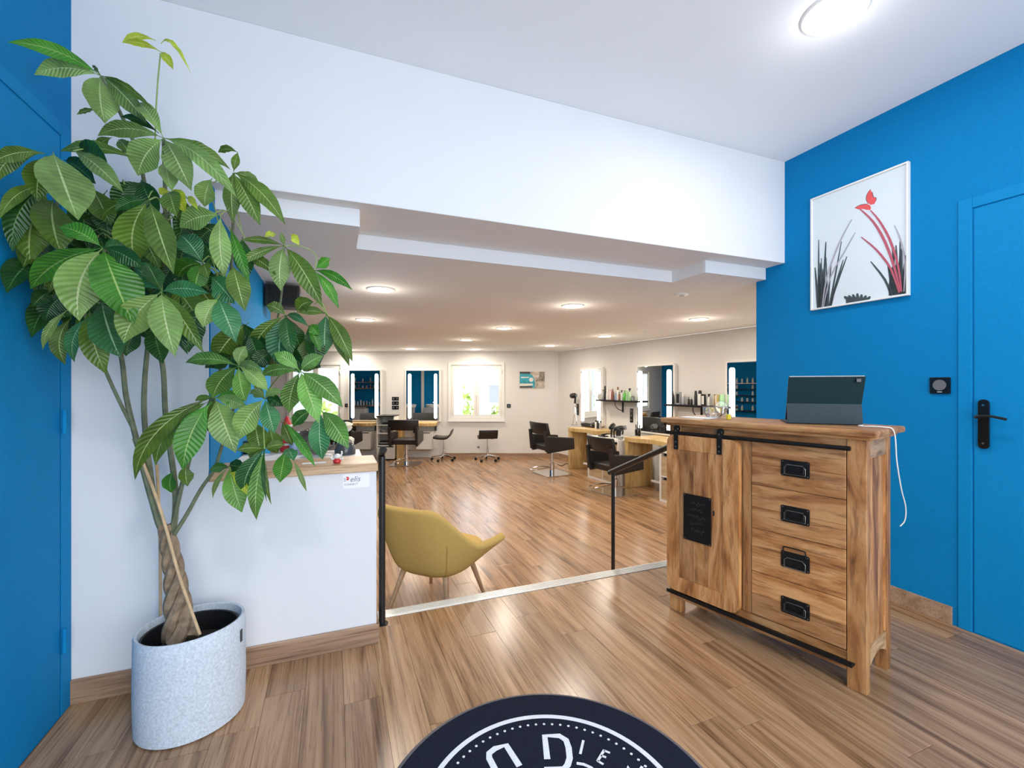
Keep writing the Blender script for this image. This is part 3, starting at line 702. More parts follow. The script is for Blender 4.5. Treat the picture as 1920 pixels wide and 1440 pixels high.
for k in range(7):
    rnd = random.Random(k); part('foil_fold', MB().lathe([(.012,0),(.045-.003*k,.012),(.040,.03),(.012,.042)],6).xf(Matrix.Rotation(rnd.uniform(-.3,.3),4,'X')), M['white_b'] if k%2 else M['cream'], t, (rnd.uniform(-.05,.05),rnd.uniform(-.02,.02),.022*k), rotz=rnd.uniform(0,3))
for x, Y, zz, lb in ((574,2.69,0,'round taupe bowl lying on its side on the reception desk, nearer the counter'),(600,2.61,.0,'darker taupe bowl overlapping the first on the reception desk')):
    q = dkp(x,Y); t = thing('salon_bowl', lb, 'bowl', (q.x,q.y,ZD), 0)
    part('shell', MB().lathe([(.004,-.038),(.045,-.030),(.060,0),(.062,.035),(.058,.036),(.054,.003),(.040,-.022),(.003,-.028)],20).xf(Matrix.Rotation(radians(70 if x<595 else 105),4,'X')), plain('taupe_plastic',(.22,.18,.16),.35), t, (0,0,.063), sm=True)
    part('handle', MB().tube(smooth([(.05,.0,.03),(.078,-.01,.045),(.085,-.01,.07)],4),.006,6), M['grey'], t, sm=True)
q = dkp(538,2.72); t = thing('dressed_figure', 'red and white dressed figure on the reception desk half hidden by plant leaves', 'figure', (q.x,q.y,ZD))
part('body', MB().lathe([(.035,0),(.042,.02),(.034,.09),(.018,.12)],14), M['red'], t, sm=True)
part('head', MB().lathe([(.004,.115),(.021,.125),(.024,.145),(.014,.165)],14), M['pink'], t, sm=True)
part('hat', MB().lathe([(.026,.155),(.024,.17),(.010,.205),(.002,.215)],14), M['red'], t, sm=True)
part('trim', MB().lathe([(.030,.150),(.032,.156),(.030,.163)],14), M['white_b'], t, sm=True)
part('belt', MB().lathe([(.0405,.040),(.0415,.046),(.0395,.052)],14), M['white_b'], t, sm=True)
q = dkp(552,2.60); t = thing('blue_bottle', 'pale blue pump bottle behind the green leaf tips on the reception desk', 'bottle', (q.x,q.y,ZD))
part('body', MB().lathe([(.026,0),(.027,.08),(.020,.10),(.010,.108)],14), M['blue_b'], t, sm=True)
part('pump', MB().lathe([(.006,.108),(.006,.125),(.012,.126),(.012,.132)],10).tube([(0,0,.13),(.03,0,.128)],.004,6), M['white_b'], t)
q = dkp(462,2.62); t = thing('card_terminal', 'small black payment terminal behind the counter at the blue wall', 'terminal', (q.x,q.y,ZD), .2)
part('case', MB().box(-.05,.05,-.02,.05,0,.075), M['black'], t, bevel=.006)
part('screen', MB().box(-.04,.04,-.0215,-.0195,.04,.068), M['grey'], t)
q = px(510,536,3.50)
t = thing('loudspeaker', 'black box loudspeaker hung near the ceiling on the blue wall behind the plant', 'loudspeaker', uv(-.355,3.84,1.82), TH)
part('cabinet', MB().box(-.115,.115,-.07,.09,0,.165), M['black'], t, bevel=.004)
part('grille', MB().box(-.100,.100,-.074,-.070,.012,.153), M['dark_metal'], t)
part('bracket', MB().tube([(-.10,.05,.08),(-.122,.06,.08)],.012,8), M['black'], t, sm=True)
part('knob', MB().cyl(.01,0,.012,10).xf(Matrix.Rotation(radians(90),4,'Y')), M['grey_b'], t, (.115,-.03,.10))
# ================================================================== POTTED PLANT
PC = Vector((-1.190, 1.674, 0)); PR = .169
pt = thing('potted_plant', 'tall braided money tree in a grey felt basket against the white wall', 'plant', PC)
def wob(a): return 1+.012*sin(2*a+.6)+.008*sin(3*a)
fb = MB(); n = 48; prof = [(PR-.012,.0006),(PR-.001,.006),(PR,.03),(PR+.002,.12),(PR+.001,.25),(PR,.338),(PR-.004,.346),(PR-.012,.344),(PR-.013,.325),(PR-.013,.16)]
vs = []
for r, z in prof: vs += [(r*wob(2*pi*i/n)*cos(2*pi*i/n), r*wob(2*pi*i/n)*sin(2*pi*i/n), z+(.006*sin(2*pi*i/n+2) if z > .3 else 0)) for i in range(n)]
fb.add(vs, [(k*n+i,k*n+(i+1)%n,(k+1)*n+(i+1)%n,(k+1)*n+i) for k in range(len(prof)-1) for i in range(n)]+[tuple(range(n))[::-1]])
basket = part('felt_basket', fb, M['felt'], pt, sm=True, label='light grey felt basket')
ta = radians(-8); part('side_label', MB().box(-.006,.006,-.002,.0005,-.022,.022), M['black'], basket, ((PR+.004)*cos(ta+.26),(PR+.004)*sin(ta+.26),.285), rotz=ta+.26+pi/2, label='small black fabric tag')
part('nursery_pot', MB().lathe([(.12,.01),(.148,.30),(.1535,.305),(.1535,.318),(.147,.316),(.136,.235)],32,caps=False), M['black'], pt, sm=True, label='black plastic inner pot')
sb = MB(); sb.lathe([(.138,.245),(.10,.252),(.05,.256),(.001,.258)],28,caps=False); part('soil', sb, M['soil'], pt).__setitem__('kind','stuff')
def L(p): return Vector(p)-PC
def pxl(x, y, Y): return L(px(x, y, Y))
# braided trunk: four strands wound round each other
axis = [px(338,1196,1.665), px(333,1130,1.665), px(327,1075,1.668), px(318,1025,1.67), px(312,985,1.67)]
ax = smooth(axis, 8); m_ = len(ax)
for s_ in range(4):
    pts = []; rs = []
    for k, c in enumerate(ax):
        t = k/(m_-1); a = s_*pi/2+t*9.2; rad = .024*(1-.35*t)+.010*(1-t)**4
        pts.append(L(c)+Vector((cos(a)*rad, sin(a)*rad, 0))); rs.append(.0175*(1-.30*t)+.012*(1-t)**5)
    part('trunk_strand', MB().tube(pts, rs, 8), M['bark'], pt, sm=True)
def branch(pts, r0, r1, mat='stem'):
    P = smooth([pxl(*p) for p in pts], 5); n = len(P)
    part('branch', MB().tube(P, [r0+(r1-r0)*i/(n-1) for i in range(n)], 8), M[mat], pt, sm=True)
branch([(316,1015,1.67),(300,985,1.665),(289,950,1.66),(271,887,1.655),(258,833,1.65),(237,746,1.64),(228,671,1.63),(205,560,1.58),(195,470,1.46)], .013, .006)
branch([(312,1018,1.67),(292,954,1.67),(281,883,1.675),(275,833,1.675),(270,767,1.67),(272,704,1.66),(279,625,1.64),(285,500,1.60),(262,300,1.56),(190,145,1.52)], .011, .0055)
branch([(321,1015,1.67),(329,960,1.68),(327,900,1.69),(311,783,1.69),(306,692,1.68),(292,625,1.66),(305,540,1.60),(310,400,1.58),(307,262,1.55)], .011, .006)
branch([(322,1010,1.67),(333,940,1.68),(350,880,1.69),(372,800,1.69),(400,740,1.66),(420,660,1.66),(430,560,1.63),(437,420,1.62),(438,325,1.60)], .009, .004)
branch([(319,1005,1.67),(338,925,1.66),(352,865,1.655),(378,800,1.645),(402,748,1.60)], .008, .004)
branch([(325,1005,1.67),(350,965,1.67),(378,915,1.67),(402,880,1.67),(417,833,1.68),(440,760,1.68),(470,670,1.68),(520,600,1.68),(533,462,1.64)], .008, .0035)
branch([(402,880,1.67),(429,876,1.665)], .004, .003)
branch([(250,805,1.648),(200,700,1.6),(150,560,1.5),(110,400,1.44),(99,290,1.42)], .006, .0035)
for pts in ([(375,1190,1.60),(336,1080,1.615),(299,950,1.635),(250,822,1.655)], [(301,1196,1.75),(300,1010,1.72),(294,871,1.69)]):
    P = [pxl(*p) for p in pts]; part('bamboo_stake', MB().tube(smooth(P,4), .0052, 8), M['bamboo'], pt, sm=True, label='thin tan bamboo cane')
# ---- leaves
rl = random.Random(21)
def ymax(x):                                 # keep clear of the walls behind
    k = (x-960)/F; y = (VF-.05)/(-k*sin(TH)*1+cos(TH)) if True else 9
    d = -k*cos(TH)-sin(TH)
    if d > 0: y = min(y, (-UL-.05)/d)
    return y
NS, NC = 14, 4
def leaf(bx, by, tx, ty, wpx, kind, Y, arch=None, dt=None):
    Yb = min(Y, ymax(bx)); Yt = min(Y+(rl.uniform(-.07,.05) if dt is None else dt), ymax(tx))
    Bp, Tp = px(bx,by,Yb), px(tx,ty,Yt); D = Tp-Bp; Ln = D.length
    view = (Bp+Tp)/2-Vector((0,0,CZ)); view.normalize()
    ar_ = rl.uniform(.07,.13) if arch is None else arch
    bul = Vector((0,-.55,.83)); dn = D.normalized(); bul = (bul-dn*bul.dot(dn)); bul.normalize()
    Cc = (Bp+Tp)/2+bul*ar_*2*Ln
    wd = wpx*((Yb+Yt)/2)/F*1.04
    tilt = radians(rl.uniform(-28,28)); wd = min(wd/cos(tilt), Ln*.62)
    fold = rl.uniform(.10,.28); vs = []; uvs = []
    for i in range(NS+1):
        t = i/NS; P = Bp*(1-t)**2+Cc*2*t*(1-t)+Tp*t*t
        T_ = (Cc-Bp)*(1-t)+(Tp-Cc)*t; T_.normalize()
        S = T_.cross(view); 
        if S.length < .05: S = Vector((1,0,0))
        S.normalize(); Nn = S.cross(T_); Nn.normalize()
        if Nn.dot(view) > 0: Nn = -Nn
        S2 = S*cos(tilt)+Nn*sin(tilt); N2 = Nn*cos(tilt)-S*sin(tilt)
        q = max(0,(t-.06)/.94); wv = (sin(pi*q**1.08)**1.0 if 0 < q < 1 else 0)*(1-.30*q**5)
        hw = max(wd/2*wv, .0012 if t < .08 else .0003)
        for j in range(NC+1):
            c = -1+2*j/NC
            rip = .0030*sin(t*26+abs(c)*2)*abs(c)*wv
            vs.append(P+S2*hw*c+N2*(fold*hw*abs(c)+rip)-PC); uvs.append(((c+1)/2, t))
    fs = [(i*(NC+1)+j, i*(NC+1)+j+1, (i+1)*(NC+1)+j+1, (i+1)*(NC+1)+j) for i in range(NS) for j in range(NC)]
    me = bpy.data.meshes.new('leaf'); me.from_pydata([tuple(v) for v in vs], [], fs)
    ul = me.uv_layers.new(name='UVMap')
    for lp in me.loops: ul.data[lp.index].uv = uvs[lp.vertex_index]
    for p_ in me.polygons: p_.use_smooth = True
    me.materials.append(LM[kind]); me.update()
    link('leaf', me, pt)
def ros(cx, cy, Y, lst, stem=None):
    for l in lst:
        if len(l) == 6: leaf(l[4], l[5], l[0], l[1], l[2], l[3], Y+.01)
        else: leaf(cx, cy, l[0], l[1], l[2], l[3], Y)
    if stem:
        Yc = min(Y, ymax(cx)); a = px(cx,cy,Yc); b = px(*stem); mid = (a+b)/2+Vector((0,0,.03))
        part('petiole', MB().tube([L(p) for p in smooth([a,mid,b],4)], .0022, 6), M['petiole'], pt, sm=True)
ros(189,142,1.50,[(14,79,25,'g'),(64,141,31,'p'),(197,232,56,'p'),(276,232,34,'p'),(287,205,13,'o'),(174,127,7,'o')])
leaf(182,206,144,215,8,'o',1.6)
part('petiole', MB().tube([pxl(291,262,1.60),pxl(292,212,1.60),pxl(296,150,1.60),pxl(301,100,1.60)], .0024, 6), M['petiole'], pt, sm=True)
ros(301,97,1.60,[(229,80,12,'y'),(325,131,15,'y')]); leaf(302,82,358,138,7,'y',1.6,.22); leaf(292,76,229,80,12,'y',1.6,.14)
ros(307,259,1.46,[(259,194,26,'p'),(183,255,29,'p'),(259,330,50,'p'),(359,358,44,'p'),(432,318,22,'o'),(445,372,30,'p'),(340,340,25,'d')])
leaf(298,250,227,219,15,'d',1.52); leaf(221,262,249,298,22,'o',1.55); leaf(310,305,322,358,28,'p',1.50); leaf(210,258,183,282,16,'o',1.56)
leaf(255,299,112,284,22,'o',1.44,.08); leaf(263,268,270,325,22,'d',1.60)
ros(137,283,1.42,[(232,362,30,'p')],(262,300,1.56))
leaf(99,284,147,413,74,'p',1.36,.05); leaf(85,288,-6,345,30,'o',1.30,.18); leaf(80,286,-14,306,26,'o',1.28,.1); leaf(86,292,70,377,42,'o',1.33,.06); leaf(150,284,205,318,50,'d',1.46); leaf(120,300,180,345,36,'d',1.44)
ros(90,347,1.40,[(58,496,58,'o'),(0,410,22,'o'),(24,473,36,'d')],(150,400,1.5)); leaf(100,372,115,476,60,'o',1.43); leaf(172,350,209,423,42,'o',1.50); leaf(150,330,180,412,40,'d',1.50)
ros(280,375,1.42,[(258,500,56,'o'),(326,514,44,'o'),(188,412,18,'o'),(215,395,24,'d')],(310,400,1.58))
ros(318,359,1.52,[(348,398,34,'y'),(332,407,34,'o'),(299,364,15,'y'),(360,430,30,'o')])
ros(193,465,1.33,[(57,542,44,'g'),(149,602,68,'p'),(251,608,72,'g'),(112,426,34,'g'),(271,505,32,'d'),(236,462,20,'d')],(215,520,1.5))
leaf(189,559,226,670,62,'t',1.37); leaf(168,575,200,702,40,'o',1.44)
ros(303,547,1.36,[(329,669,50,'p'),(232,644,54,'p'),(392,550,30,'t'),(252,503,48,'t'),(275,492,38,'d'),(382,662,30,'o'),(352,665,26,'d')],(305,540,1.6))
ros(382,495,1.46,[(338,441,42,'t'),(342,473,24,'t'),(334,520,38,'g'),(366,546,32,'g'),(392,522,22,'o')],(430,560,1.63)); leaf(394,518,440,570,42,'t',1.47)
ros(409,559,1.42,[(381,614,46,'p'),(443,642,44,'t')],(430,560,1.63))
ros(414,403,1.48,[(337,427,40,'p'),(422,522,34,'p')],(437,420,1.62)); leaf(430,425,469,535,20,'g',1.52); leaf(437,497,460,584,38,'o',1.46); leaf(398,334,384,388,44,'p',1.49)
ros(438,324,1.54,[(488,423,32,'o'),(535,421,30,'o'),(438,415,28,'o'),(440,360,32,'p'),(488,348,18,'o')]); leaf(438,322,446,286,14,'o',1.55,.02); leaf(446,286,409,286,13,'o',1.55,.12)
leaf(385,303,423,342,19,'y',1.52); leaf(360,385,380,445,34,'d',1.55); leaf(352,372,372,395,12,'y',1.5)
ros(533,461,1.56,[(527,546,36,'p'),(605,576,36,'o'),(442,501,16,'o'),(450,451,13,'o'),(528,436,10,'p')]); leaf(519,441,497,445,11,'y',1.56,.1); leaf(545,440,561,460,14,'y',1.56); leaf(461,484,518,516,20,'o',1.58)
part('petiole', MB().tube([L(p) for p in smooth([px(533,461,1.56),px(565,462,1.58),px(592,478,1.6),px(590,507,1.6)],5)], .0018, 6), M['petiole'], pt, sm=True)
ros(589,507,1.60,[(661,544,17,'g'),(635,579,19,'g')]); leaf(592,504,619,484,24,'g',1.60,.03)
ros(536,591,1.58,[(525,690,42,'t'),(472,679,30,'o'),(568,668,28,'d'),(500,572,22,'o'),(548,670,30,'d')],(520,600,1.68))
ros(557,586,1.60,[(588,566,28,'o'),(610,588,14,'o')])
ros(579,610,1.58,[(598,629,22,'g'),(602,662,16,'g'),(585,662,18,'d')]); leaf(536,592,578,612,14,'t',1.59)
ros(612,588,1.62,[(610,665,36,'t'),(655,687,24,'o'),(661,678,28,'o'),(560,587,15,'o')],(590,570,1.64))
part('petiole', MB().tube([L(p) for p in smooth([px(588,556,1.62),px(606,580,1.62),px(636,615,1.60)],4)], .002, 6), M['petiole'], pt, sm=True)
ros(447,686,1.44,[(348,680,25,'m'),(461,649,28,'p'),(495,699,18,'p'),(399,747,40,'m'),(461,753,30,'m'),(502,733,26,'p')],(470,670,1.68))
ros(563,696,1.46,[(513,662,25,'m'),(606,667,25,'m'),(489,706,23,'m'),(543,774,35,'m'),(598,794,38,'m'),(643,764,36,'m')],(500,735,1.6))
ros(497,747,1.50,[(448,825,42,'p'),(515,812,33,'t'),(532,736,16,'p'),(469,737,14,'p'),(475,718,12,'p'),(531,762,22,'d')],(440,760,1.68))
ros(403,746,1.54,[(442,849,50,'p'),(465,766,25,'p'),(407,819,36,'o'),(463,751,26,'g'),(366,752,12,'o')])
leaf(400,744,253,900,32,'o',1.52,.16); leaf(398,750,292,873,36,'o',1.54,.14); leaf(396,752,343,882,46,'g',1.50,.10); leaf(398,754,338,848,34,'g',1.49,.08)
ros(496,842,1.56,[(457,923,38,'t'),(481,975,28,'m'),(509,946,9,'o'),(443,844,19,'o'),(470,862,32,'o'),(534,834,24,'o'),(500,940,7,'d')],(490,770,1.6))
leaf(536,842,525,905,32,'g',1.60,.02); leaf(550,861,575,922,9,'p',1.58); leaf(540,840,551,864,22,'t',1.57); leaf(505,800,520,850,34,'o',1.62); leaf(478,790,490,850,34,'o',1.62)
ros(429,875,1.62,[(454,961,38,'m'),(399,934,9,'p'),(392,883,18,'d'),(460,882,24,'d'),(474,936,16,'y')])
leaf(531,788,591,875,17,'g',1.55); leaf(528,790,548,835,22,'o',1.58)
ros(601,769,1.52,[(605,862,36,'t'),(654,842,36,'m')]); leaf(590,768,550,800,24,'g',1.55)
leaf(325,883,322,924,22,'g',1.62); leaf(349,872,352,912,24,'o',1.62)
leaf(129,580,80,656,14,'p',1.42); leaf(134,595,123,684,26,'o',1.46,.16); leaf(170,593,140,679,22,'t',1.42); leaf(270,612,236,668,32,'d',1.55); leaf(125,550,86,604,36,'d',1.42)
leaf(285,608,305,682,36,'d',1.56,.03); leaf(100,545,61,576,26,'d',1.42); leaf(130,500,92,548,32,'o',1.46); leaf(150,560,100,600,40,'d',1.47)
# inner filler foliage, its shade put into mostly dark leaf colours
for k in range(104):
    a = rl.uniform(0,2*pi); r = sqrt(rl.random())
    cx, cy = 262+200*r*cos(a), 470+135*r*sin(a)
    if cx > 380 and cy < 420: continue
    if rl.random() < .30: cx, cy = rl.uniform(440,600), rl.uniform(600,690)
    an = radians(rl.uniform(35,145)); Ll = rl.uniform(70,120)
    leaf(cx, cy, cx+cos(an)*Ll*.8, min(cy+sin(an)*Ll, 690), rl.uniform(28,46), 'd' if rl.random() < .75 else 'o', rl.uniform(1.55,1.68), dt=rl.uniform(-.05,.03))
for k in range(26):
    x0, y0 = rl.uniform(200,420), rl.uniform(330,520); x1, y1 = x0+rl.uniform(-70,70), y0+rl.uniform(10,90)
    part('petiole', MB().tube([L(p) for p in smooth([px(x0,y0,1.52),px((x0+x1)/2,min(y0,y1)-8,1.55),px(x1,y1,1.60)],4)], .0020, 5), M['petiole'], pt, sm=True)
print('leaves', sum(1 for c in pt.children if c.name.startswith('leaf')))
# ================================================================== SALON
def bfac(Y): return Y/F
def bx(x, Y=YB): return (x-960)*Y/F
def bz(y, Y=YB): return CZ-(y-HY)*Y/F
# ---- windows in the back wall
def window(name, w_, sashes, lab):
    x0, x1, z0, z1 = w_
    fr = struct(name, MB().ring([(x0-.03,z0-.03),(x1+.03,z0-.03),(x1+.03,z1+.03),(x0-.03,z1+.03)],[(x0+.035,z0+.035),(x1-.035,z0+.035),(x1-.035,z1-.035),(x0+.035,z1-.035)],YB-.022,YB+.10), M['pvc'], bevel=.003)
    part('window_sill', MB().box(x0-.05,x1+.05,YB-.05,YB-.0225,z0-.055,z0-.031), M['pvc'], fr, bevel=.003)
    xm = (x0+x1)/2
    for a, b in ((x0+.037,xm-.001),(xm+.001,x1-.037)):
        s = part('sash', MB().ring([(a,z0+.037),(b,z0+.037),(b,z1-.037),(a,z1-.037)],[(a+.06,z0+.10),(b-.06,z0+.10),(b-.06,z1-.10),(a+.06,z1-.10)],YB+.005,YB+.06), M['pvc'], fr, bevel=.004)
        part('pane', MB().box(a+.058,b-.058,YB+.030,YB+.034,z0+.098,z1-.098), M['pane'], s)
        for z in (z0+.18, z1-.18):
            xx = x0+.034 if a < xm-.1 else x1-.034
            part('hinge', MB().cyl(.009,z-.04,z+.04,8,(xx,YB-.030,0)), M['pvc'], s, sm=True)
    part('window_handle', MB().box(xm-.012,xm+.012,YB-.012,YB+.004,1.02,1.14).tube([(xm,YB-.01,1.10),(xm,YB-.035,1.10),(xm,YB-.038,1.0)],.007,6), M['pvc'], fr)
    return fr
window('window_1', W1, 2, ''); window('window_2', W2, 2, '')
# ---- outside: shutters, hedge bushes, garden wall, neighbour's house, ground
pale_roof = plain('lilac_slate_roof',(.40,.36,.44),.8,var=.2,scale=8); pale_wall = plain('pale_render',(.75,.72,.68),.9); bush_m = plain('yellow_green_foliage',(.38,.50,.12),.9,var=.45,scale=6)
shut = plain('blue_white_shutter',(.62,.68,.80),.5)
for wn, lb in ((W1,'pale blue shutter folded open outside the left edge of the window beside the car picture'),(W2,'pale blue shutter folded open outside the window behind the plant')):
    t = thing('shutter', lb, 'shutter', (wn[0]+.02,YB+.21,0), radians(72))
    part('panel', MB().box(0,.56,-.015,.015,wn[2]+.03,wn[3]-.03), shut, t)
    for k in range(6): part('slat', MB().box(.03,.53,-.024,-.014,wn[2]+.1+.19*k,wn[2]+.16+.19*k), shut, t)
solo('garden_ground', MB().box(-16,9,YB+.25,40,-.95,-.9), plain('pale_gravel',(.62,.62,.56),.95,var=.2,scale=5), 'pale gravel garden ground outside the salon windows', 'ground')
t = thing('garden_wall', 'low pale stone garden wall outside behind the window', 'wall', (0,15.0,0))
rnd = random.Random(5)
for r_ in range(5):
    x = -12.0
    while x < 3:
        l_ = rnd.uniform(.5,.9); part('stone', MB().box(x,x+l_-.03,-.15+rnd.uniform(0,.03),.15,-.9+.26*r_,-.66+.26*r_), pale_wall, t); x += l_
hs = thing('neighbour_house', 'pale house with lilac-grey pitched roof across the garden', 'house', (-3.2,26,0))
part('wall', MB().box(-4.5,6.5,0,7,-.9,2.1), pale_wall, hs)
part('roof', MB().prism([(-.6,1.9),(3.5,4.9),(7.6,1.9),(7.6,2.15),(3.5,5.15),(-.6,2.15)], -5.0, 7.0, 'x'), pale_roof, hs)
part('chimney', MB().box(2.0,2.8,2.4,3.2,3.6,5.6), pale_wall, hs)
for x in (-3,-.6,1.8,4.2):
    f_ = part('window', MB().box(x,x+.9,-.05,.02,.2,1.4), shut, hs); part('pane', MB().box(x+.1,x+.8,-.07,-.05,.3,1.3), M['grey_fab'], f_)
part('rooflight', MB().prism([(1.0,3.05),(1.9,3.72),(1.9,3.80),(1.0,3.13)], 2.2, 3.4, 'x'), M['pvc'], hs)
def bush(x, y, z, r, lb, seed, hz=1.1):
    t = thing('garden_bush', lb, 'bush', (x,y,z)); rr = random.Random(seed); m = MB()
    for k in range(420):
        d = Vector((rr.gauss(0,1),rr.gauss(0,1),rr.gauss(0,1))).normalized()*r*(.75+.3*rr.random()); d.z = abs(d.z)*hz
        a = Vector((rr.gauss(0,1),rr.gauss(0,1),rr.gauss(0,1))).normalized()*.14; b = a.cross(Vector((rr.gauss(0,1),rr.gauss(0,1),1))).normalized()*.06
        m.add([d-a,d+b,d+a,d-b],[(0,1,2,3)])
    part('foliage', m, bush_m, t)['kind'] = 'stuff'
    part('branches', MB().tube([(0,0,0),(0,0,r*.8)],.05,6).tube([(0,0,r*.3),(r*.4,0,r*.8)],.03,6), M['bark'], t)
bush(-1.80,13.2,-.9,.90,'yellow-green bush outside behind the left pane of the window by the car picture',1,2.5)
bush(-.30,12.4,-.9,.55,'yellow-green bush outside low in the right pane of the window by the car picture',2,3.0)
bush(-6.0,12.6,-.9,1.3,'green bush outside the window hidden behind the plant',3,1.9)
# ---- styling stations
def chair(loc, rotz, lab, seat_z=.42):
    t = thing('styling_chair', lab, 'chair', loc, rotz, 'dark styling chairs')
    part('seat', MB().box(-.235,.235,-.23,.27,seat_z,seat_z+.10), M['leather'], t, bevel=.02)
    for sx in (-1,1):
        a, b = (sx*.24, sx*.29) if sx > 0 else (-.29,-.24)
        part('arm_panel', MB().prism([(-.26,seat_z-.03),(.30,seat_z+.02),(.29,seat_z+.22),(-.26,seat_z+.27)], a, b, 'x'), M['leather'], t, bevel=.012)
        part('back_post', MB().prism([(-.29,seat_z),(-.235,seat_z),(-.272,seat_z+.36),(-.325,seat_z+.36)], sx*.265-.028, sx*.265+.028, 'x'), M['leather'], t, bevel=.01)
    cur = MB(); vs=[]; n=8
    for i in range(n+1):
        x = -.30+.60*i/n; yb = -.335+.055*(abs(x)/.3)**2
        vs += [(x,yb+.02,seat_z+.29),(x,yb+.075,seat_z+.29),(x,yb+.025,seat_z+.50),(x,yb-.025,seat_z+.50)]
    fs = [(0,1,2,3),tuple(4*n+q for q in (3,2,1,0))]
    for i in range(n): fs += [(4*i+a,4*i+(a+1)%4,4*i+4+(a+1)%4,4*i+4+a) for a in range(4)]
    part('backrest', cur.add(vs,fs), M['leather'], t, bevel=.012, sm=True)
    part('column', MB().lathe([(.045,.016),(.045,.20),(.030,.205),(.030,seat_z)],16), M['chrome'], t, sm=True)
    part('base_plate', MB().prism([(-.29,-.26),(.29,-.26),(.29,.26),(-.29,.26)], .0005, .016, 'z'), M['chrome'], t, bevel=.004)
    part('pump_pedal', MB().tube(smooth([(-.03,-.03,.12),(-.10,-.20,.13),(-.16,-.33,.10),(-.10,-.37,.085),(-.04,-.32,.09),(.03,-.05,.12)],4), .008, 6), M['chrome'], t, sm=True)
    return t

face_wall = atan2(-RN.y, -RN.x) - pi/2
chair(Vector((.72,8.14,ZF)), face_wall, 'dark chair on square chrome plate facing the first mirror on the right wall', .44)
chair(Vector((1.53,6.70,ZF)), face_wall, 'dark chair behind the black handrail, facing the second right-wall mirror', .34)
chair(Vector((-2.14,9.13,ZF)), 0.0, 'dark chair seen from behind at the back-wall mirror nearest the window', .42)
chair(Vector((-3.42,9.13,ZF)), -.05, 'dark chair seen from behind, half hidden by plant leaves', .42)
def stool(loc, rotz, lab, label_h=.53):
    t = thing('wheeled_stool', lab, 'stool', loc, rotz, 'wheeled saddle stools')
    pf = smooth([Vector((.20,.500)),Vector((.10,.485)),Vector((-.02,.482)),Vector((-.10,.50)),Vector((-.15,.56)),Vector((-.185,.64))],4)
    top = [(p.x,p.y+.022) for p in pf]; bot = [(p.x,p.y-.022) for p in pf]
    part('seat', MB().prism(top+bot[::-1], -.20, .20, 'x'), M['leather'], t, bevel=.008, sm=True)
    part('column', MB().lathe([(.024,.09),(.024,.27),(.014,.275),(.014,.465)],12), M['chrome'], t, sm=True)
    part('height_lever', MB().tube([(.02,0,.46),(.13,.03,.45)],.006,6), M['chrome'], t)
    for k in range(5):
        a = 2*pi*k/5+.3; c_, s_ = cos(a), sin(a)
        part('base_leg', MB().tube([(0,0,.115),(.12*c_,.12*s_,.095),(.255*c_,.255*s_,.068)],[.018,.014,.011],8), M['chrome'], t, sm=True)
        part('caster', MB().cyl(.028,-.018,.018,12).xf(Matrix.Rotation(radians(90),4,'Y')), M['red'] if False else M['black'], t, (.255*c_,.255*s_,.0285), rotz=a+pi/2, sm=True)
    return t
stool(Vector((-1.455,9.62,ZF)), radians(-90+180), 'wheeled stool seen from the side, left of the white window')
stool(Vector((-.52,9.58,ZF)), radians(10), 'wheeled stool standing under the right half of the window')
# mirrors with tube lights
def mirror(loc, rotz, w_, z0, z1, lab, dep=.06, rounded=False):
    t = thing('lit_mirror', lab, 'mirror', loc, rotz, 'tall lit mirrors at the styling places')
    part('backing', MB().prism(rrect(-.035,w_+.035,z0-.03,z1+.03,.05 if rounded else .004,4), -dep, -.0005, 'y'), M['cab'], t, bevel=.003)
    part('mirror_glass', MB().box(0,w_,-dep-.006,-dep-.0005,z0,z1), M['mirror'], t)
    for xa in (.075, w_-.075):
        tb_ = part('tube_light', MB().prism(rrect(xa-.032,xa+.032,z0+.04,z1-.07,.03,4), -dep-.026, -dep-.0065, 'y'), M['tube'], t, bevel=.004)
    return t
m1x0, m1x1 = bx(657), bx(714); m2x0, m2x1 = bx(763), bx(824)
mirror((m1x0,YB,0), 0, m1x1-m1x0, bz(787), bz(695), 'back-wall mirror reflecting shelves of bottles, next to the plant')
mirror((m2x0,YB,0), 0, m2x1-m2x0, bz(788), bz(695), 'back-wall mirror with two light tubes nearest the window')
def rmirror(x0, x1, y0, y1, lab):
    sa, za = rwz(x0, y0, .06); sb_, _ = rwz(x1, y0, .06); _, zb = rwz(x0, y1, .06); zb = max(zb, ZF+.825)
    p = RC+RD*sa
    return mirror((p.x,p.y,0), RROT, sb_-sa, zb, za, lab, .06, True)
rmirror(1089,1128,693,793,'slim lit mirror on the right wall reflecting the bright window')
rmirror(1195,1262,688,822,'wide lit mirror in the middle of the right wall, reflecting a dark chair')
rmirror(1364,1436,680,840,'lit mirror at the near end of the right wall, partly behind the blue wall')
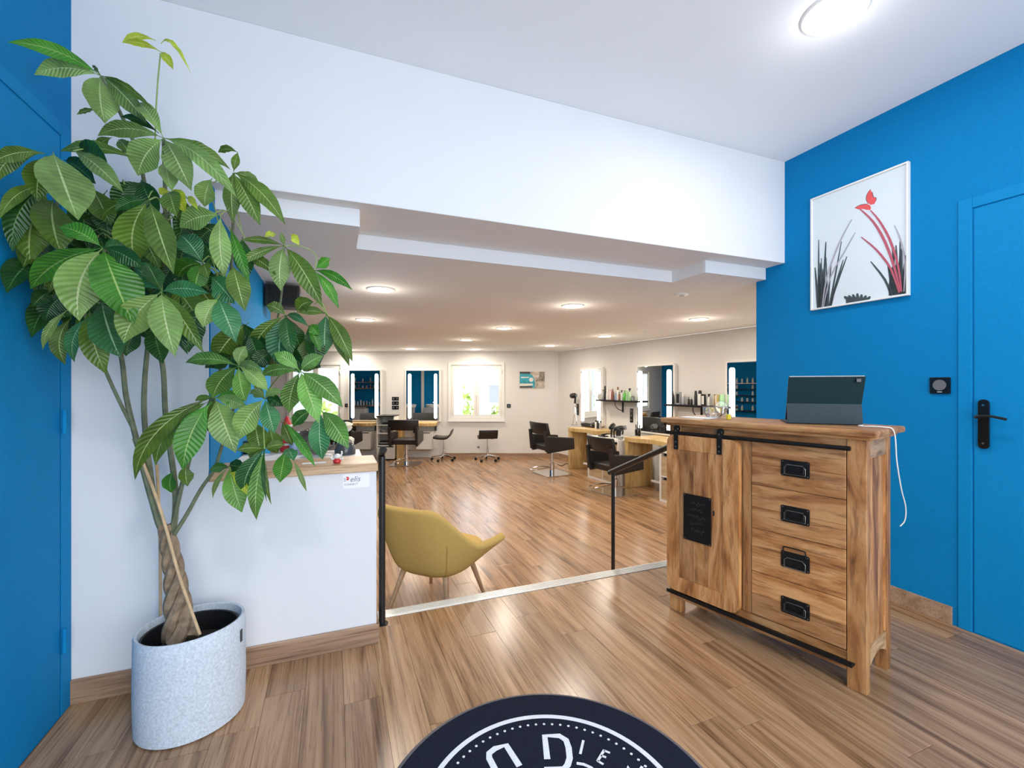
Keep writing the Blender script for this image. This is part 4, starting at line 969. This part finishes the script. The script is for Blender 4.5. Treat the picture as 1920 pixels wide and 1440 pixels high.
# station panels and tables on the back wall
def back_station(x0, lab, gl):
    t = thing('styling_table', lab, 'table', (x0,YB,ZF), 0, 'oak styling tables')
    wv = [(-.05,-.30),(.12,-.42),(.35,-.36),(.55,-.42),(.78,-.36)]
    top = [(p.x,p.y) for p in smooth([Vector(q) for q in wv],4)]
    part('tabletop', MB().prism([(-.05,-.03)]+top+[(.78,-.03)], .72, .79, 'z'), M['oak_desk'], t, bevel=.008)
    part('leg', MB().box(-.045,.075,-.40,-.16,.0005,.719), M['oak_desk'], t, bevel=.004)
    part('back_panel', MB().box(-.05,.80,-.028,-.001,.0005,.70), M['cab'], t)
    part('bracket', MB().box(.26,.28,-.16,-.03,.55,.719).box(.735,.755,-.16,-.03,.60,.719), M['black_metal'], t)
    c = part('hanging_cabinet', MB().box(.36,.70,-.34,-.029,.22,.60), M['cab'], t, bevel=.004)
    part('cabinet_front', MB().box(.362,.698,-.352,-.342,.222,.555), M['cab'], c, bevel=.003)
    part('finger_slot', MB().box(.40,.66,-.347,-.3405,.566,.582), M['black'], c)
    part('footrest_bar', MB().tube([(.08,-.14,.17),(.62,-.14,.17),(.66,-.03,.17)],.010,8), M['chrome'], t, sm=True)
back_station(bx(756), 'pale oak styling table under the back-wall mirror nearest the window', 1)
back_station(bx(645), 'pale oak styling table under the back-wall mirror beside the plant', 2)
# open shelf trolley between them
t = thing('shelf_unit', 'narrow white open shelf unit with a black top between the back-wall mirrors', 'shelf', (bx(717.3),YB-.45,ZF))
W_s = bx(750)-bx(716)-.03
for a in (0, W_s-.018): part('side_panel', MB().box(a,a+.018,0,.40,.0305,.93), M['cab'], t)
part('back_panel', MB().box(.018,W_s-.018,.385,.40,.03,.93), M['cab'], t)
part('plinth', MB().box(.005,W_s-.005,.02,.39,.0005,.030), M['black'], t)
for z in (.30,.56,.74): part('shelf', MB().box(.0185,W_s-.0185,.005,.384,z,z+.018), M['cab'], t)
part('top', MB().box(-.01,W_s+.01,-.02,.41,.9305,.95), M['black'], t, bevel=.003)
d_ = part('drawer', MB().box(.02,W_s-.02,-.015,.38,.032,.27), M['cab'], t, bevel=.003); part('handle', MB().box(.13,W_s-.16,-.024,-.0155,.175,.187), M['grey'], d_)
zz0 = ZF
for k,(dx,z,lb,mm) in enumerate(((.10,.3185,'folded dark towel low in the narrow shelf unit','black'),(.12,.5785,'small clear bowl on the middle board of the narrow shelf unit','grey_b'),(.20,.7585,'black comb tray on the upper board of the narrow shelf unit','black'))):
    tt = thing(('towel','small_bowl','tray')[k], lb, ('towel','bowl','tray')[k], (bx(716)+dx,YB-.25,ZF+z))
    if k == 1: part('shell', MB().lathe([(.03,.0),(.055,.03),(.07,.06),(.066,.06),(.05,.03),(.02,.008)],16), M[mm], tt, sm=True)
    elif k == 0:
        for q in range(3): part('fold', MB().box(-.06+.01*q,.22,-.12,.12,.028*q,.028*q+.024), M[mm if q!=1 else 'grey_b'], tt, bevel=.006)
    else: part('tray', MB().box(-.10,.14,-.1,.1,0,.035), M[mm], tt, bevel=.006); part('comb', MB().box(-.07,.10,-.06,-.03,.0355,.042), M['grey'], tt)
# wall sockets
def wallplate(loc, rotz, w_, h_, lab, grp=None, mods=1, vert=False):
    t = thing('wall_socket', lab, 'socket', loc, rotz, grp)
    part('plate', MB().box(-w_/2,w_/2,-.010,-.0005,-h_/2,h_/2), M['black_gloss'], t, bevel=.002)
    for k in range(mods):
        o_ = (k-(mods-1)/2)*((h_ if vert else w_)/mods)
        part('insert', MB().cyl(.019,0,.003,14).xf(Matrix.Rotation(radians(90),4,'X')), M['grey'], t, ((0,-.010,o_) if vert else (o_,-.010,0)))
    return t
wallplate((bx(954),YB,bz(761)),0,.085,.085,'single black socket right of the white window on the back wall')
wallplate((bx(650),YB,bz(760)),0,.075,.075,'single black socket between the left window and the first mirror')
for y, lb in ((747.5,'top black double socket of three between the back-wall mirrors'),(755.8,'middle black double socket of three between the back-wall mirrors'),(764.2,'lowest black double socket of three between the back-wall mirrors')):
    wallplate((bx(741.5),YB,bz(y)),0,.150,.078,lb,'double sockets between the mirrors',2)
for x, ya, yb_, lb in ((1083.5,757,778,'tall black socket strip left of the slim right-wall mirror'),(1184.5,766,792,'tall black socket strip left of the wide right-wall mirror')):
    s, za = rwz(x, ya); _, zb = rwz(x, yb_); p = RC+RD*s
    wallplate((p.x,p.y,(za+zb)/2), RROT, .075, za-zb, lb, 'tall socket strips on the right wall', 3, True)
s = bx(897); wallplate((s,YB,bz(838)),0,.05,.02,'tiny pale floor-level socket under the window',None,1)
# car picture
cp = thing('canvas_picture', 'small canvas of a turquoise vintage car front against a sepia street', 'picture', (bx(974.5),YB,bz(727)))
cw, chh = bx(1021)-bx(974.5), bz(697)-bz(727)
part('canvas', MB().box(0,cw,-.028,-.0005,0,chh), plain('sepia_print',(.55,.48,.40),.6,var=.35,scale=14), cp)
aqua = plain('turquoise_print',(.03,.36,.46),.5,var=.35,scale=12); dk_ = plain('dark_print',(.06,.05,.05),.6); lt = plain('light_print',(.78,.74,.68),.6)
def pc(pts, m_, nm, y=-.0295): part(nm, MB().prism([(a*cw,b*chh) for a,b in pts], y, y+.0014,'y'), m_, cp)
pc([(.0,.0),(.60,.0),(.62,.35),(.58,.55),(.50,.78),(.40,.88),(.0,.95)], aqua, 'car_body')
pc([(.0,.10),(.50,.14),(.55,.20),(.50,.26),(.0,.26)], lt, 'bumper', -.0305)
pc([(.0,.0),(.52,.0),(.50,.10),(.0,.10)], dk_, 'shadow_under_car', -.0305)
pc([(.46+.09*cos(i*pi/6),.50+.13*sin(i*pi/6)) for i in range(12)], lt, 'headlamp', -.0305)
pc([(.0,.88),(.38,.86),(.44,.94),(.40,1.0),(.0,1.0)], dk_, 'windscreen', -.0305)
pc([(.62,.40),(1,.38),(1,1),(.82,1),(.78,.72)], plain('sepia_dark',(.26,.21,.17),.6,var=.5,scale=20), 'sepia_buildings', -.0290)
pc([(.05,.60),(.38,.62),(.36,.68),(.05,.68)], lt, 'bonnet_shine', -.0308)
# ---- right wall shelves with bottles
def wall_shelf(x0, x1, y, dist, lab):
    s0, z = rwz(x0, y, dist); s1, _ = rwz(x1, y, dist); p = RC+RD*s0
    t = thing('wall_shelf', lab, 'shelf', (p.x,p.y,z), RROT, 'dark wall shelves')
    part('board', MB().box(0,s1-s0,-dist-.02,-.001,-.028,0), M['black_metal'], t, bevel=.002)
    for f in (.48,):
        xx = (s1-s0)*f
        part('bracket', MB().box(xx,xx+.02,-.022,-.001,-.22,-.0285).tube(smooth([(xx+.01,-dist+.01,-.03),(xx+.01,-dist+.02,-.10),(xx+.01,-.10,-.17),(xx+.01,-.02,-.19)],4),.007,6), M['black_metal'], t)
    return s0, s1, z
sA = wall_shelf(1119,1191,749,.20,'dark wall shelf of colourful bottles between the first two right-wall mirrors')
sB = wall_shelf(1247,1360,757.5,.20,'dark wall shelf of black and white bottles behind the sideboard')
def bottle(x, h, r, kind, body, cap, lab, grp, z, dist):
    s, Y = rw(x, dist); p = RC+RD*s+RN*dist
    t = thing('bottle', lab, 'bottle', (p.x,p.y,z+.0005), RROT, grp)
    if kind == 'pump':
        part('body', MB().lathe([(r*.95,0),(r,.01),(r,h*.62),(r*.5,h*.72),(r*.3,h*.74)],12), M[body], t, sm=True)
        part('pump', MB().lathe([(r*.3,h*.74),(r*.22,h*.90),(r*.5,h*.92),(r*.45,h*.97)],8).tube([(0,0,h*.95),(r*1.2,0,h*.93)],r*.18,6), M[cap], t)
    elif kind == 'spray':
        part('body', MB().lathe([(r*.95,0),(r,.02),(r,h*.45),(r*.35,h*.74)],12), M[body], t, sm=True)
        part('trigger', MB().box(-r*.5,r*.9,-r*.3,r*.3,h*.86,h).box(-r*.3,r*.2,-r*.25,r*.25,h*.74,h*.86), M[cap], t)
    elif kind == 'can':
        part('body', MB().lathe([(r,0),(r,h*.72),(r*.85,h*.76)],12), M[body], t, sm=True)
        part('cap', MB().lathe([(r*.80,h*.76),(r*.80,h*.92),(r*.5,h)],12), M[cap], t, sm=True)
    elif kind == 'box':
        part('carton', MB().box(-r,r,-r*.5,r*.5,0,h), M[body], t); part('printed_panel', MB().box(-r*.7,r*.7,-r*.53,-r*.5,h*.1,h*.85), M[cap], t)
    else:
        part('body', MB().lathe([(r,0),(r*.98,h*.35),(r*.75,h*.7),(r*.3,h*.84)],12), M[body], t, sm=True)
        part('cap', MB().lathe([(r*.32,h*.84),(r*.28,h)],10), M[cap], t)
    return t
def ph(pxh, x, dist=.12): return pxh*rw(x,dist)[1]/F
gA, gB = 'hair products on the shelf between the right-wall mirrors', 'hair products on the shelf behind the sideboard'
zA, zB = sA[2], sB[2]
LA = [(1124,11,.032,'box','white_b','grey_b','low white and grey jar box at the left end of the far shelf'),
 (1130.5,19,.024,'pump','grey_b','black','slim grey bottle with black pump near the far shelf\'s left end'),
 (1134.5,26,.022,'can','black','black','tall black can on the far shelf'),
 (1139.5,25,.033,'round','white_b','white_b','tall plump white bottle on the far shelf'),
 (1145,19,.026,'box','pink','white_b','pale pink carton beside the plump white bottle'),
 (1149,21,.028,'round','brown_b','brown_b','reddish brown tapered bottle on the far shelf'),
 (1154.5,18,.022,'pump','blue_b','white_b','pale blue pump bottle right of the brown one'),
 (1158.5,25,.020,'can','white_b','brown_b','tallest slim bottle with brown cap in mid far shelf'),
 (1161.5,16,.020,'pump','brown_b','black','short dark pump bottle in front of the tall slim one'),
 (1165.5,19,.019,'spray','white_b','black','white spray bottle left of the green bottles'),
 (1171.5,19,.032,'pump','green_b','green_b','bright green pump bottle on the far shelf'),
 (1176,22,.026,'round','green_p','white_b','pale green bottle right behind the bright green one'),
 (1180.5,23,.028,'spray','green_p','black','tall pale green spray bottle near the far shelf\'s right end'),
 (1187,8,.030,'box','black','grey_b','low dark jar at the right end of the far shelf')]
for x,h,r,k,b,c,lb in LA: bottle(x,ph(h,x),r,k,b,c,lb,gA,zA,.14)
LB = [(1262,24,.022,'round','black','brown_b','dark bottle with reddish neck at the left end of the near shelf'),
 (1272.5,23,.040,'box','grey_b','black','silver and black carton on the near shelf'),
 (1281,20,.024,'can','grey_b','white_b','silver grey can right of the silver carton'),
 (1291.5,15,.017,'pump','black','black','first of two small black pump bottles on the near shelf'),
 (1296.5,15,.017,'pump','black','grey_b','second small black pump bottle, just right of its twin'),
 (1304.5,27,.022,'can','black','black','tall black can left of the tall white one'),
 (1312.5,28,.030,'can','white_b','black','tall white can with black cap on the near shelf'),
 (1319,21,.030,'box','black','white_b','black carton with white print on the near shelf'),
 (1329,22,.022,'spray','white_b','black','white bottle with pointed black nozzle on the near shelf')]
for x,h,r,k,b,c,lb in LB: bottle(x,ph(h,x),r,k,b,c,lb,gB,zB,.10)
for x, h, mm, lean, lb in ((1339,20,'crate',.16,'leaning pale wooden brush on the near shelf'),(1347,21,'cream',0,'slim cream book on the near shelf'),(1350.5,22,'ochre',0,'slim ochre book on the near shelf'),(1354,22,'green_p',0,'greenish book at the right end of the near shelf')):
    s, Y = rw(x,.10); p = RC+RD*s+RN*.10; hh = ph(h,x)
    t = thing('book' if lean==0 else 'brush', lb, 'book' if lean==0 else 'brush', (p.x,p.y,zB+.0005), RROT)
    if lean: part('handle', MB().tube([(0,0,.004),(.02,0,hh)],[.012,.018],8), M[mm], t, sm=True); part('bristles', MB().cyl(.018,hh,hh+.01,8,(.02,0,0)), M['black'], t)
    else: part('cover', MB().box(-.011,.011,-.05,.05,0,hh), M[mm], t, bevel=.002); part('pages', MB().box(-.008,.008,-.048,.0515,.004,hh-.004), M['paper'], t)
# ---- right wall tables and cabinets (frame: x along the wall, -y into the room)
def rthing(name, s, lab, cat, grp=None):
    p = RC+RD*s; return thing(name, lab, cat, (p.x,p.y,ZF), RROT, grp)
def right_table(s0, L_, lab, dep, hang=True):
    t = rthing('styling_table', s0, lab, 'table', 'oak styling tables')
    wv = [(0,-dep),(.22,-dep+.04),(.45,-dep+.13),(.65,-dep+.10),(L_,-dep+.06)]
    edge = [(p.x,p.y) for p in smooth([Vector(q) for q in wv],4)]
    part('tabletop', MB().prism([(0,-.02)]+edge+[(L_,-.02)], .715, .785, 'z'), M['oak_desk'], t, bevel=.006)
    part('leg', MB().box(0,.07,-dep+.01,-.20,.0005,.714), M['oak_desk'], t, bevel=.004)
    part('back_panel', MB().box(.071,L_,-.024,-.001,.0005,.70), M['cab'], t)
    part('bracket', MB().box(L_*.5,L_*.5+.02,-.18,-.025,.60,.714), M['black_metal'], t)
    c = part('hanging_cabinet', MB().box(.30,.66,-.30,-.025,.20,.60), M['cab'], t, bevel=.004)
    part('cabinet_front', MB().box(.302,.658,-.312,-.302,.202,.555), M['cab'], c, bevel=.003)
    part('finger_slot', MB().box(.34,.62,-.306,-.3005,.566,.582), M['black'], c)
    part('footrest', MB().box(.30,.70,-.46,-.42,.12,.15).box(.66,.70,-.42,-.025,.12,.15), M['cab'], t, bevel=.003)
    return t
right_table(1.27, .80, 'oak styling table under the slim mirror, near the far corner', .60)
right_table(3.02, .84, 'oak styling table under the wide right-wall mirror, behind the handrail', .72)
def cube_unit(s0, y0, w_, h_, lab, cells):
    t = rthing('cube_cabinet', s0, lab, 'cabinet', 'white cube cabinets with wooden drawers'); d_ = .55; T_ = .030
    fx = -y0
    part('side_panel', MB().box(0,T_,fx,fx+d_,.0005,h_), M['cab'], t); part('side_panel', MB().box(w_-T_,w_,fx,fx+d_,.0005,h_), M['cab'], t)
    part('top', MB().box(T_,w_-T_,fx,fx+d_,h_-T_,h_), M['cab'], t); part('bottom', MB().box(T_,w_-T_,fx,fx+d_,.0005,.035), M['cab'], t)
    part('divider', MB().box(w_/2-.009,w_/2+.009,fx+.002,fx+d_,.035,h_-T_), M['cab'], t); part('shelf', MB().box(T_,w_-T_,fx+.003,fx+d_,h_*.49,h_*.49+.018), M['cab'], t)
    part('back_panel', MB().box(T_,w_-T_,fx+d_-.01,fx+d_,.035,h_-T_), M['cab'], t)
    for i in range(2):
        for j in range(2):
            xa = T_+.004 if i==0 else w_/2+.013; xb = w_/2-.013 if i==0 else w_-T_-.004
            za = .038 if j==0 else h_*.49+.021; zb = (h_*.49-.004 if j==0 else h_-T_-.004)-.045
            c = part('drawer_box', MB().box(xa,xb,fx+.012,fx+.40,za,zb), M['crate'], t, bevel=.002)
            part('drawer_face', MB().box(xa,xb,fx+.004,fx+.0115,za,zb), M['crate'], c)
            part('gap_shade_strip', MB().box(xa,xb,fx+.05,fx+.06,zb+.001,zb+.040), M['black'], c)  # black strip painting the shade in the gap above each box
    return t
cube_unit(2.13, .76, .80, .72, 'white cube cabinet between the two right-wall tables, partly behind the near chair', 0)
cube_unit(3.90, .86, .80, .70, 'white cube cabinet just visible left of the sideboard', 0)
# things standing on the tables and cabinet
def on_r(x, dist, z, rot=0.):
    s, Y = rw(x, dist); p = RC+RD*s+RN*dist; return Vector((p.x,p.y,z))
zc1 = ZF+.7205
def dryer(x, dist, lab, rot):
    t = thing('hair_dryer', lab, 'hair dryer', on_r(x,dist,zc1), RROT+rot, 'black hair tools on the white cube cabinet')
    part('barrel', MB().lathe([(.030,-.09),(.042,-.05),(.045,.03),(.034,.09)],14).xf(Matrix.Rotation(radians(80),4,'Y')), M['black'], t, (0,0,.15), sm=True)
    part('handle', MB().tube([(0,0,.13),(-.02,0,.0)],[.020,.016],8), M['black'], t, sm=True)
    part('nozzle', MB().lathe([(.036,0),(.040,.03)],12).xf(Matrix.Rotation(radians(80),4,'Y')), M['grey'], t, (.085,0,.165))
for x, d_, r_, lb in ((1161,.45,.5,'black hair dryer at the right of the tools on the white cabinet, nozzle raised'),(1147,.35,2.2,'black hair dryer in the middle of the tools on the white cabinet')):
    dryer(x,d_,lb,r_)
for x, hgt, lb in ((1148.5,.17,'first upright black curling iron on the white cube cabinet'),(1153.7,.165,'second upright black curling iron on the white cube cabinet'),(1159,.15,'third upright black straightener on the white cube cabinet'),(1165,.15,'fourth upright black straightener, beside the raised dryer')):
    t = thing('curling_iron', lb, 'hair iron', on_r(x,.55,zc1), RROT+.3, 'black hair tools on the white cube cabinet')
    part('body', MB().tube(smooth([(-.02,0,.0),(-.025,0,hgt*.5),(.0,0,hgt),(.03,0,hgt*.85),(.02,0,hgt*.5)],4),[.013]*17,8), M['black'], t, sm=True)
    part('clamp', MB().box(-.032,-.012,-.02,.02,0,.03), M['grey'], t, bevel=.003)
t = thing('tool_tray', 'heap of black clips and combs at the left end of the white cube cabinet top', 'tray', on_r(1131,.62,zc1), RROT)
part('tray', MB().box(-.08,.08,-.05,.05,0,.02), M['black'], t, bevel=.004)
for k in range(5): part('comb', MB().box(-.08+.03*k,.0+.03*k,-.03,.03,.021+.008*k,.028+.008*k), M['black'], t, rotz=.3*k-.5)
t = thing('grey_bowl', 'grey tint bowl in front of the hair tools on the white cube cabinet', 'bowl', on_r(1163,.66,zc1), RROT)
part('shell', MB().lathe([(.03,0),(.055,.03),(.062,.055),(.058,.055),(.05,.03),(.02,.008)],18), M['grey_b'], t, sm=True)
zt2 = ZF+.7855
t = thing('brush_stand', 'pair of black round brushes upright at the left of the near oak table', 'brush', on_r(1196,.42,zt2), RROT)
for dx in (-.03,.03): part('round_brush', MB().tube([(dx,0,0),(dx*1.2,0,.10)],.022,8).tube([(dx*1.2,0,.10),(dx*1.5,0,.18)],.009,6), M['black'], t, sm=True)
t = thing('pouch', 'flat black tool pouch standing on the far oak table', 'pouch', on_r(1103,.20,zt2), RROT)
part('pouch', MB().prism([(-.18,0),(.17,0),(.19,.075),(-.05,.085),(-.22,.06)],-.03,.03,'y'), M['leather'], t, bevel=.006); part('clasp', MB().box(.12,.15,-.035,-.0305,.03,.06), M['chrome'], t)
for x, hh, mm, lb in ((1117.5,.15,'white_b','white can at the right of the black pouch on the far table'),(1121,.155,'black','black can beside the white one on the far table'),(1126,.15,'grey_b','grey spray can at the right end of the far table')):
    t = thing('spray_can', lb, 'can', on_r(x,.22,zt2), RROT, 'cans on the far oak table')
    part('body', MB().lathe([(.022,0),(.022,hh*.75),(.016,hh*.8)],12), M[mm], t, sm=True); part('cap', MB().lathe([(.015,hh*.8),(.015,hh)],10), M['black'], t)
# dryer on a wall holder near the far corner
s, z = rwz(1077,742,.15); p = on_r(1077,.15,z)
t = thing('hood_dryer', 'black hair dryer held on a thin wire stand near the far right corner', 'hair dryer', (p.x,p.y,ZF+.7855), RROT)
h0 = z-(ZF+.7855)
part('barrel', MB().lathe([(.035,-.10),(.055,-.06),(.055,.04),(.030,.10)],14).xf(Matrix.Rotation(radians(85),4,'Y')), M['black'], t, (-.03,0,h0), sm=True)
part('handle', MB().tube([(.03,0,h0-.03),(.02,0,h0-.16)],.020,8), M['black'], t, sm=True)
part('stand', MB().tube(smooth([(-.06,0,.0),(.0,0,.25),(.01,0,h0-.15)],4),.006,6).tube(smooth([(.07,0,.0),(.05,0,.30),(.01,0,h0-.2)],4),.005,6), M['chrome'], t, sm=True)
part('foot', MB().cyl(.08,0,.008,20), M['chrome'], t)
# cord on the floor by the far chair
pts = [floorpx(x,y,ZF+.005) for x,y in ((1046,871),(1054,873),(1062,869),(1068,872))]
tag(link('floor_cord', mesh('floor_cord', MB().tube(smooth(pts,4),.006,6), M['black'])), 'short black cord lying on the floor behind the far right chair', 'cord')
# ---- mustard armchair
ac = thing('armchair', 'mustard yellow fabric shell armchair with splayed wooden legs beside the steps', 'armchair', Vector((-.545,3.27,ZF)), atan2(.9,.435)-pi/2)
def hsm(a, b, t): t = max(0,min(1,(t-a)/(b-a))); return t*t*(3-2*t)
NP, NR = 40, 10; vs = []; AMX = radians(112)
for i in range(NP+1):
    ph_ = -AMX+2*AMX*i/NP; f_ = abs(ph_)
    zt = .765-.27*hsm(radians(28),radians(78),f_); zt -= .02*hsm(radians(85),radians(112),f_)
    zb = .290+.07*hsm(radians(60),radians(112),f_)
    # back squared off like a folded shell
    c_, s_ = -cos(ph_), sin(ph_); q = (abs(c_)**3.2+abs(s_)**3.2)**(-1/3.2)
    rt = .365*q+.10*hsm(radians(50),radians(95),f_); rb = .245*q+.03*hsm(radians(50),radians(95),f_)
    for j in range(NR+1):
        t_ = j/NR; r_ = rb+(rt-rb)*t_**.72; z_ = zb+(zt-zb)*t_
        vs.append((r_*s_, r_*c_*(1.0 if c_<0 else 1.15)+.02-.05*t_*(1-hsm(.3,1.2,f_)), z_))
fs = [(i*(NR+1)+j,(i+1)*(NR+1)+j,(i+1)*(NR+1)+j+1,i*(NR+1)+j+1) for i in range(NP) for j in range(NR)]
sh = part('shell', MB().add(vs,fs), M['yellow'], ac, sm=True, label='mustard fabric shell with sloping arms')
so = sh.modifiers.new('s','SOLIDIFY'); so.thickness = .055; so.offset = -1
bv = sh.modifiers.new('b','BEVEL'); bv.width = .018; bv.segments = 3; bv.angle_limit = radians(50)
sq_ = lambda r,k: [(r*(abs(cos(a))**.7)*(1 if cos(a)>0 else -1)*k[0], r*(abs(sin(a))**.7)*(1 if sin(a)>0 else -1)*k[1]) for a in [2*pi*i/28 for i in range(28)]]
m = MB(); rings = [(.19,.276),(.235,.284),(.255,.305),(.262,.34)]
for r_, z_ in rings: m.v += [(x,y+.02,z_) for x,y in sq_(r_,(1,1))]
for k in range(3): m.f += [(k*28+i,k*28+(i+1)%28,(k+1)*28+(i+1)%28,(k+1)*28+i) for i in range(28)]
m.f += [tuple(range(28))[::-1], tuple(84+i for i in range(28))]
part('seat_base', m, M['yellow'], ac, sm=True)
m = MB(); rings = [(.20,.325),(.262,.34),(.275,.375),(.262,.41),(.18,.425),(.01,.43)]
for r_, z_ in rings: m.v += [(x,y+.06,z_) for x,y in sq_(r_,(1,1.08))]
for k in range(5): m.f += [(k*28+i,k*28+(i+1)%28,(k+1)*28+(i+1)%28,(k+1)*28+i) for i in range(28)]
m.f += [tuple(range(28))[::-1]]
part('seat_cushion', m, M['yellow'], ac, sm=True)
for sx in (-1,1):
    i = int(round((sx*radians(47)+AMX)/(2*AMX)*NP)); pts = [Vector(vs[i*(NR+1)+j])*1.004 for j in range(0,7)]
    part('seam', MB().tube(pts,.0035,6), M['yellow_d'], ac, sm=True)
for sx in (-1,1):
    for sy in (-1,1):
        part('leg', MB().tube([(sx*.17,sy*.16+.02,.300),(sx*.245,sy*.245+.02,.001)],[.022,.013],10), M['leg'], ac, sm=True)
# ================================================================== SEEN ONLY IN THE MIRRORS
D1 = YB+(YB-YR)
def mz(y): return CZ-(y-HY)*D1/F
def mx_(x): return (x-960)*D1/F
rs = random.Random(9)
def small_bottle(x, y, z, rot, lab, grp, h, mm, proto={}):
    t = thing('bottle', lab, 'bottle', (x,y,z), rot, grp)
    part('body', MB().lathe([(.026,0),(.026,h*.7),(.010,h*.82)],8), M[mm], t); part('cap', MB().lathe([(.012,h*.82),(.010,h)],8), M['black' if rs.random()<.4 else 'white_b'], t)
for k, (y, lb) in enumerate(((716.5,'top'),(727.5,'middle'),(759.5,'lowest'))):
    z = mz(y); x0 = mx_(664); x1 = mx_(720)
    t = thing('display_shelf', lb+' brown shelf of products on the blue wall, seen in the mirror beside the plant', 'shelf', (x0,YR,z))
    part('board', MB().box(0,x1-x0,.001,.26,-.03,0), M['bark'] if False else M['skirt'], t)
    part('bracket', MB().box(.1,.12,.001,.22,-.12,-.0305).box(x1-x0-.12,x1-x0-.10,.001,.22,-.12,-.0305), M['black_metal'], t)
    n_ = (4,7,9)[k]
    for q_ in range(n_):
        small_bottle(x0+.12+(x1-x0-.25)*q_/(n_-1), YR+.13, z+.0005, 0, 'small product bottle on the '+lb+' brown shelf seen in the mirror', 'bottles on the '+lb+' mirrored shelf', rs.uniform(.10,.14) if k==1 else rs.uniform(.14,.26), rs.choice(['white_b','white_b','grey_b','red','pink','brown_b'] if k==1 else ['white_b','white_b','grey_b']))
t = thing('towel_cabinet', 'white drawer tower with folded towels, seen in the mirror beside the plant', 'drawers', (mx_(683),YR+.25,ZF))
part('body', MB().box(-.22,.22,-.2,.2,.0005,.80), M['cab'], t, bevel=.004)
for k in range(4): part('drawer', MB().box(-.20,.20,.201,.212,.04+.19*k,.21+.19*k), M['cab'], t, bevel=.003)
part('towel', MB().box(-.19,.19,-.15,.15,.801,.86), M['grey_b'], t, bevel=.02)
def basin(x, lab):
    t = thing('wash_chair', lab, 'wash chair', (x,YR+.75,ZF), 0, 'backwash chairs')
    part('seat', MB().box(-.28,.28,.10,.62,.30,.46), M['grey_fab'], t, bevel=.04)
    part('backrest', MB().prism([(-.05,.40),(.10,.42),(.0,.86),(-.12,.84)],-.27,.27,'x'), M['grey_fab'], t, bevel=.03)
    for sx in (-1,1): part('armrest', MB().box(sx*.31-.04,sx*.31+.04,-.02,.58,.20,.62), M['grey_fab'], t, bevel=.03)
    part('pedestal', MB().box(-.16,.16,-.50,-.14,.0005,.78), M['ceramic'], t, bevel=.03)
    part('basin', MB().lathe([(.10,.78),(.24,.84),(.27,.94),(.25,.95),(.20,.86),(.03,.83)],24), M['ceramic'], t, (0,-.32,0), sm=True)
    part('tap', MB().tube(smooth([(0,-.50,.92),(0,-.50,1.04),(0,-.40,1.06),(0,-.36,1.0)],4),.014,8), M['chrome'], t, sm=True)
basin(mx_(773), 'grey and white backwash chair reflected at the left of the second back mirror')
basin(mx_(817), 'grey and white backwash chair reflected at the right of the second back mirror')
struct('trim_4', MB().box(mx_(794)-.05, mx_(794)+.05, YR+.001, YR+.03, ZF, ZS-.01), M['pvc'])
# product shelving on the blue left wall (reflected in the right-wall mirrors)
t = thing('product_rack', 'black rack of white products on the far blue wall, seen in the near right mirror', 'shelf', (XL,6.6,ZF))
for sy in (0,1.9): part('upright', MB().box(.002,.28,sy,sy+.03,.0005,1.72), M['black_metal'], t)
for k, z in enumerate((.82,1.10,1.30,1.50,1.68)): part('board', MB().box(.002,.28,.031,1.899,z-.02,z), M['cab'] if k==4 else M['black_metal'], t)
for k, z in enumerate((.82,1.10,1.30,1.50,1.68)):
    for q_ in range(12):
        if rs.random() < .12: continue
        h = .14 if k in (1,2,3) else .17
        small_bottle(XL+.15, 6.72+.15*q_, ZF+z+.0005, pi/2, 'white product on board %s of the black rack on the far blue wall' % ('one','two','three','four','five')[k], 'products on rack board '+('one','two','three','four','five')[k], h, rs.choice(['white_b','white_b','cream']))
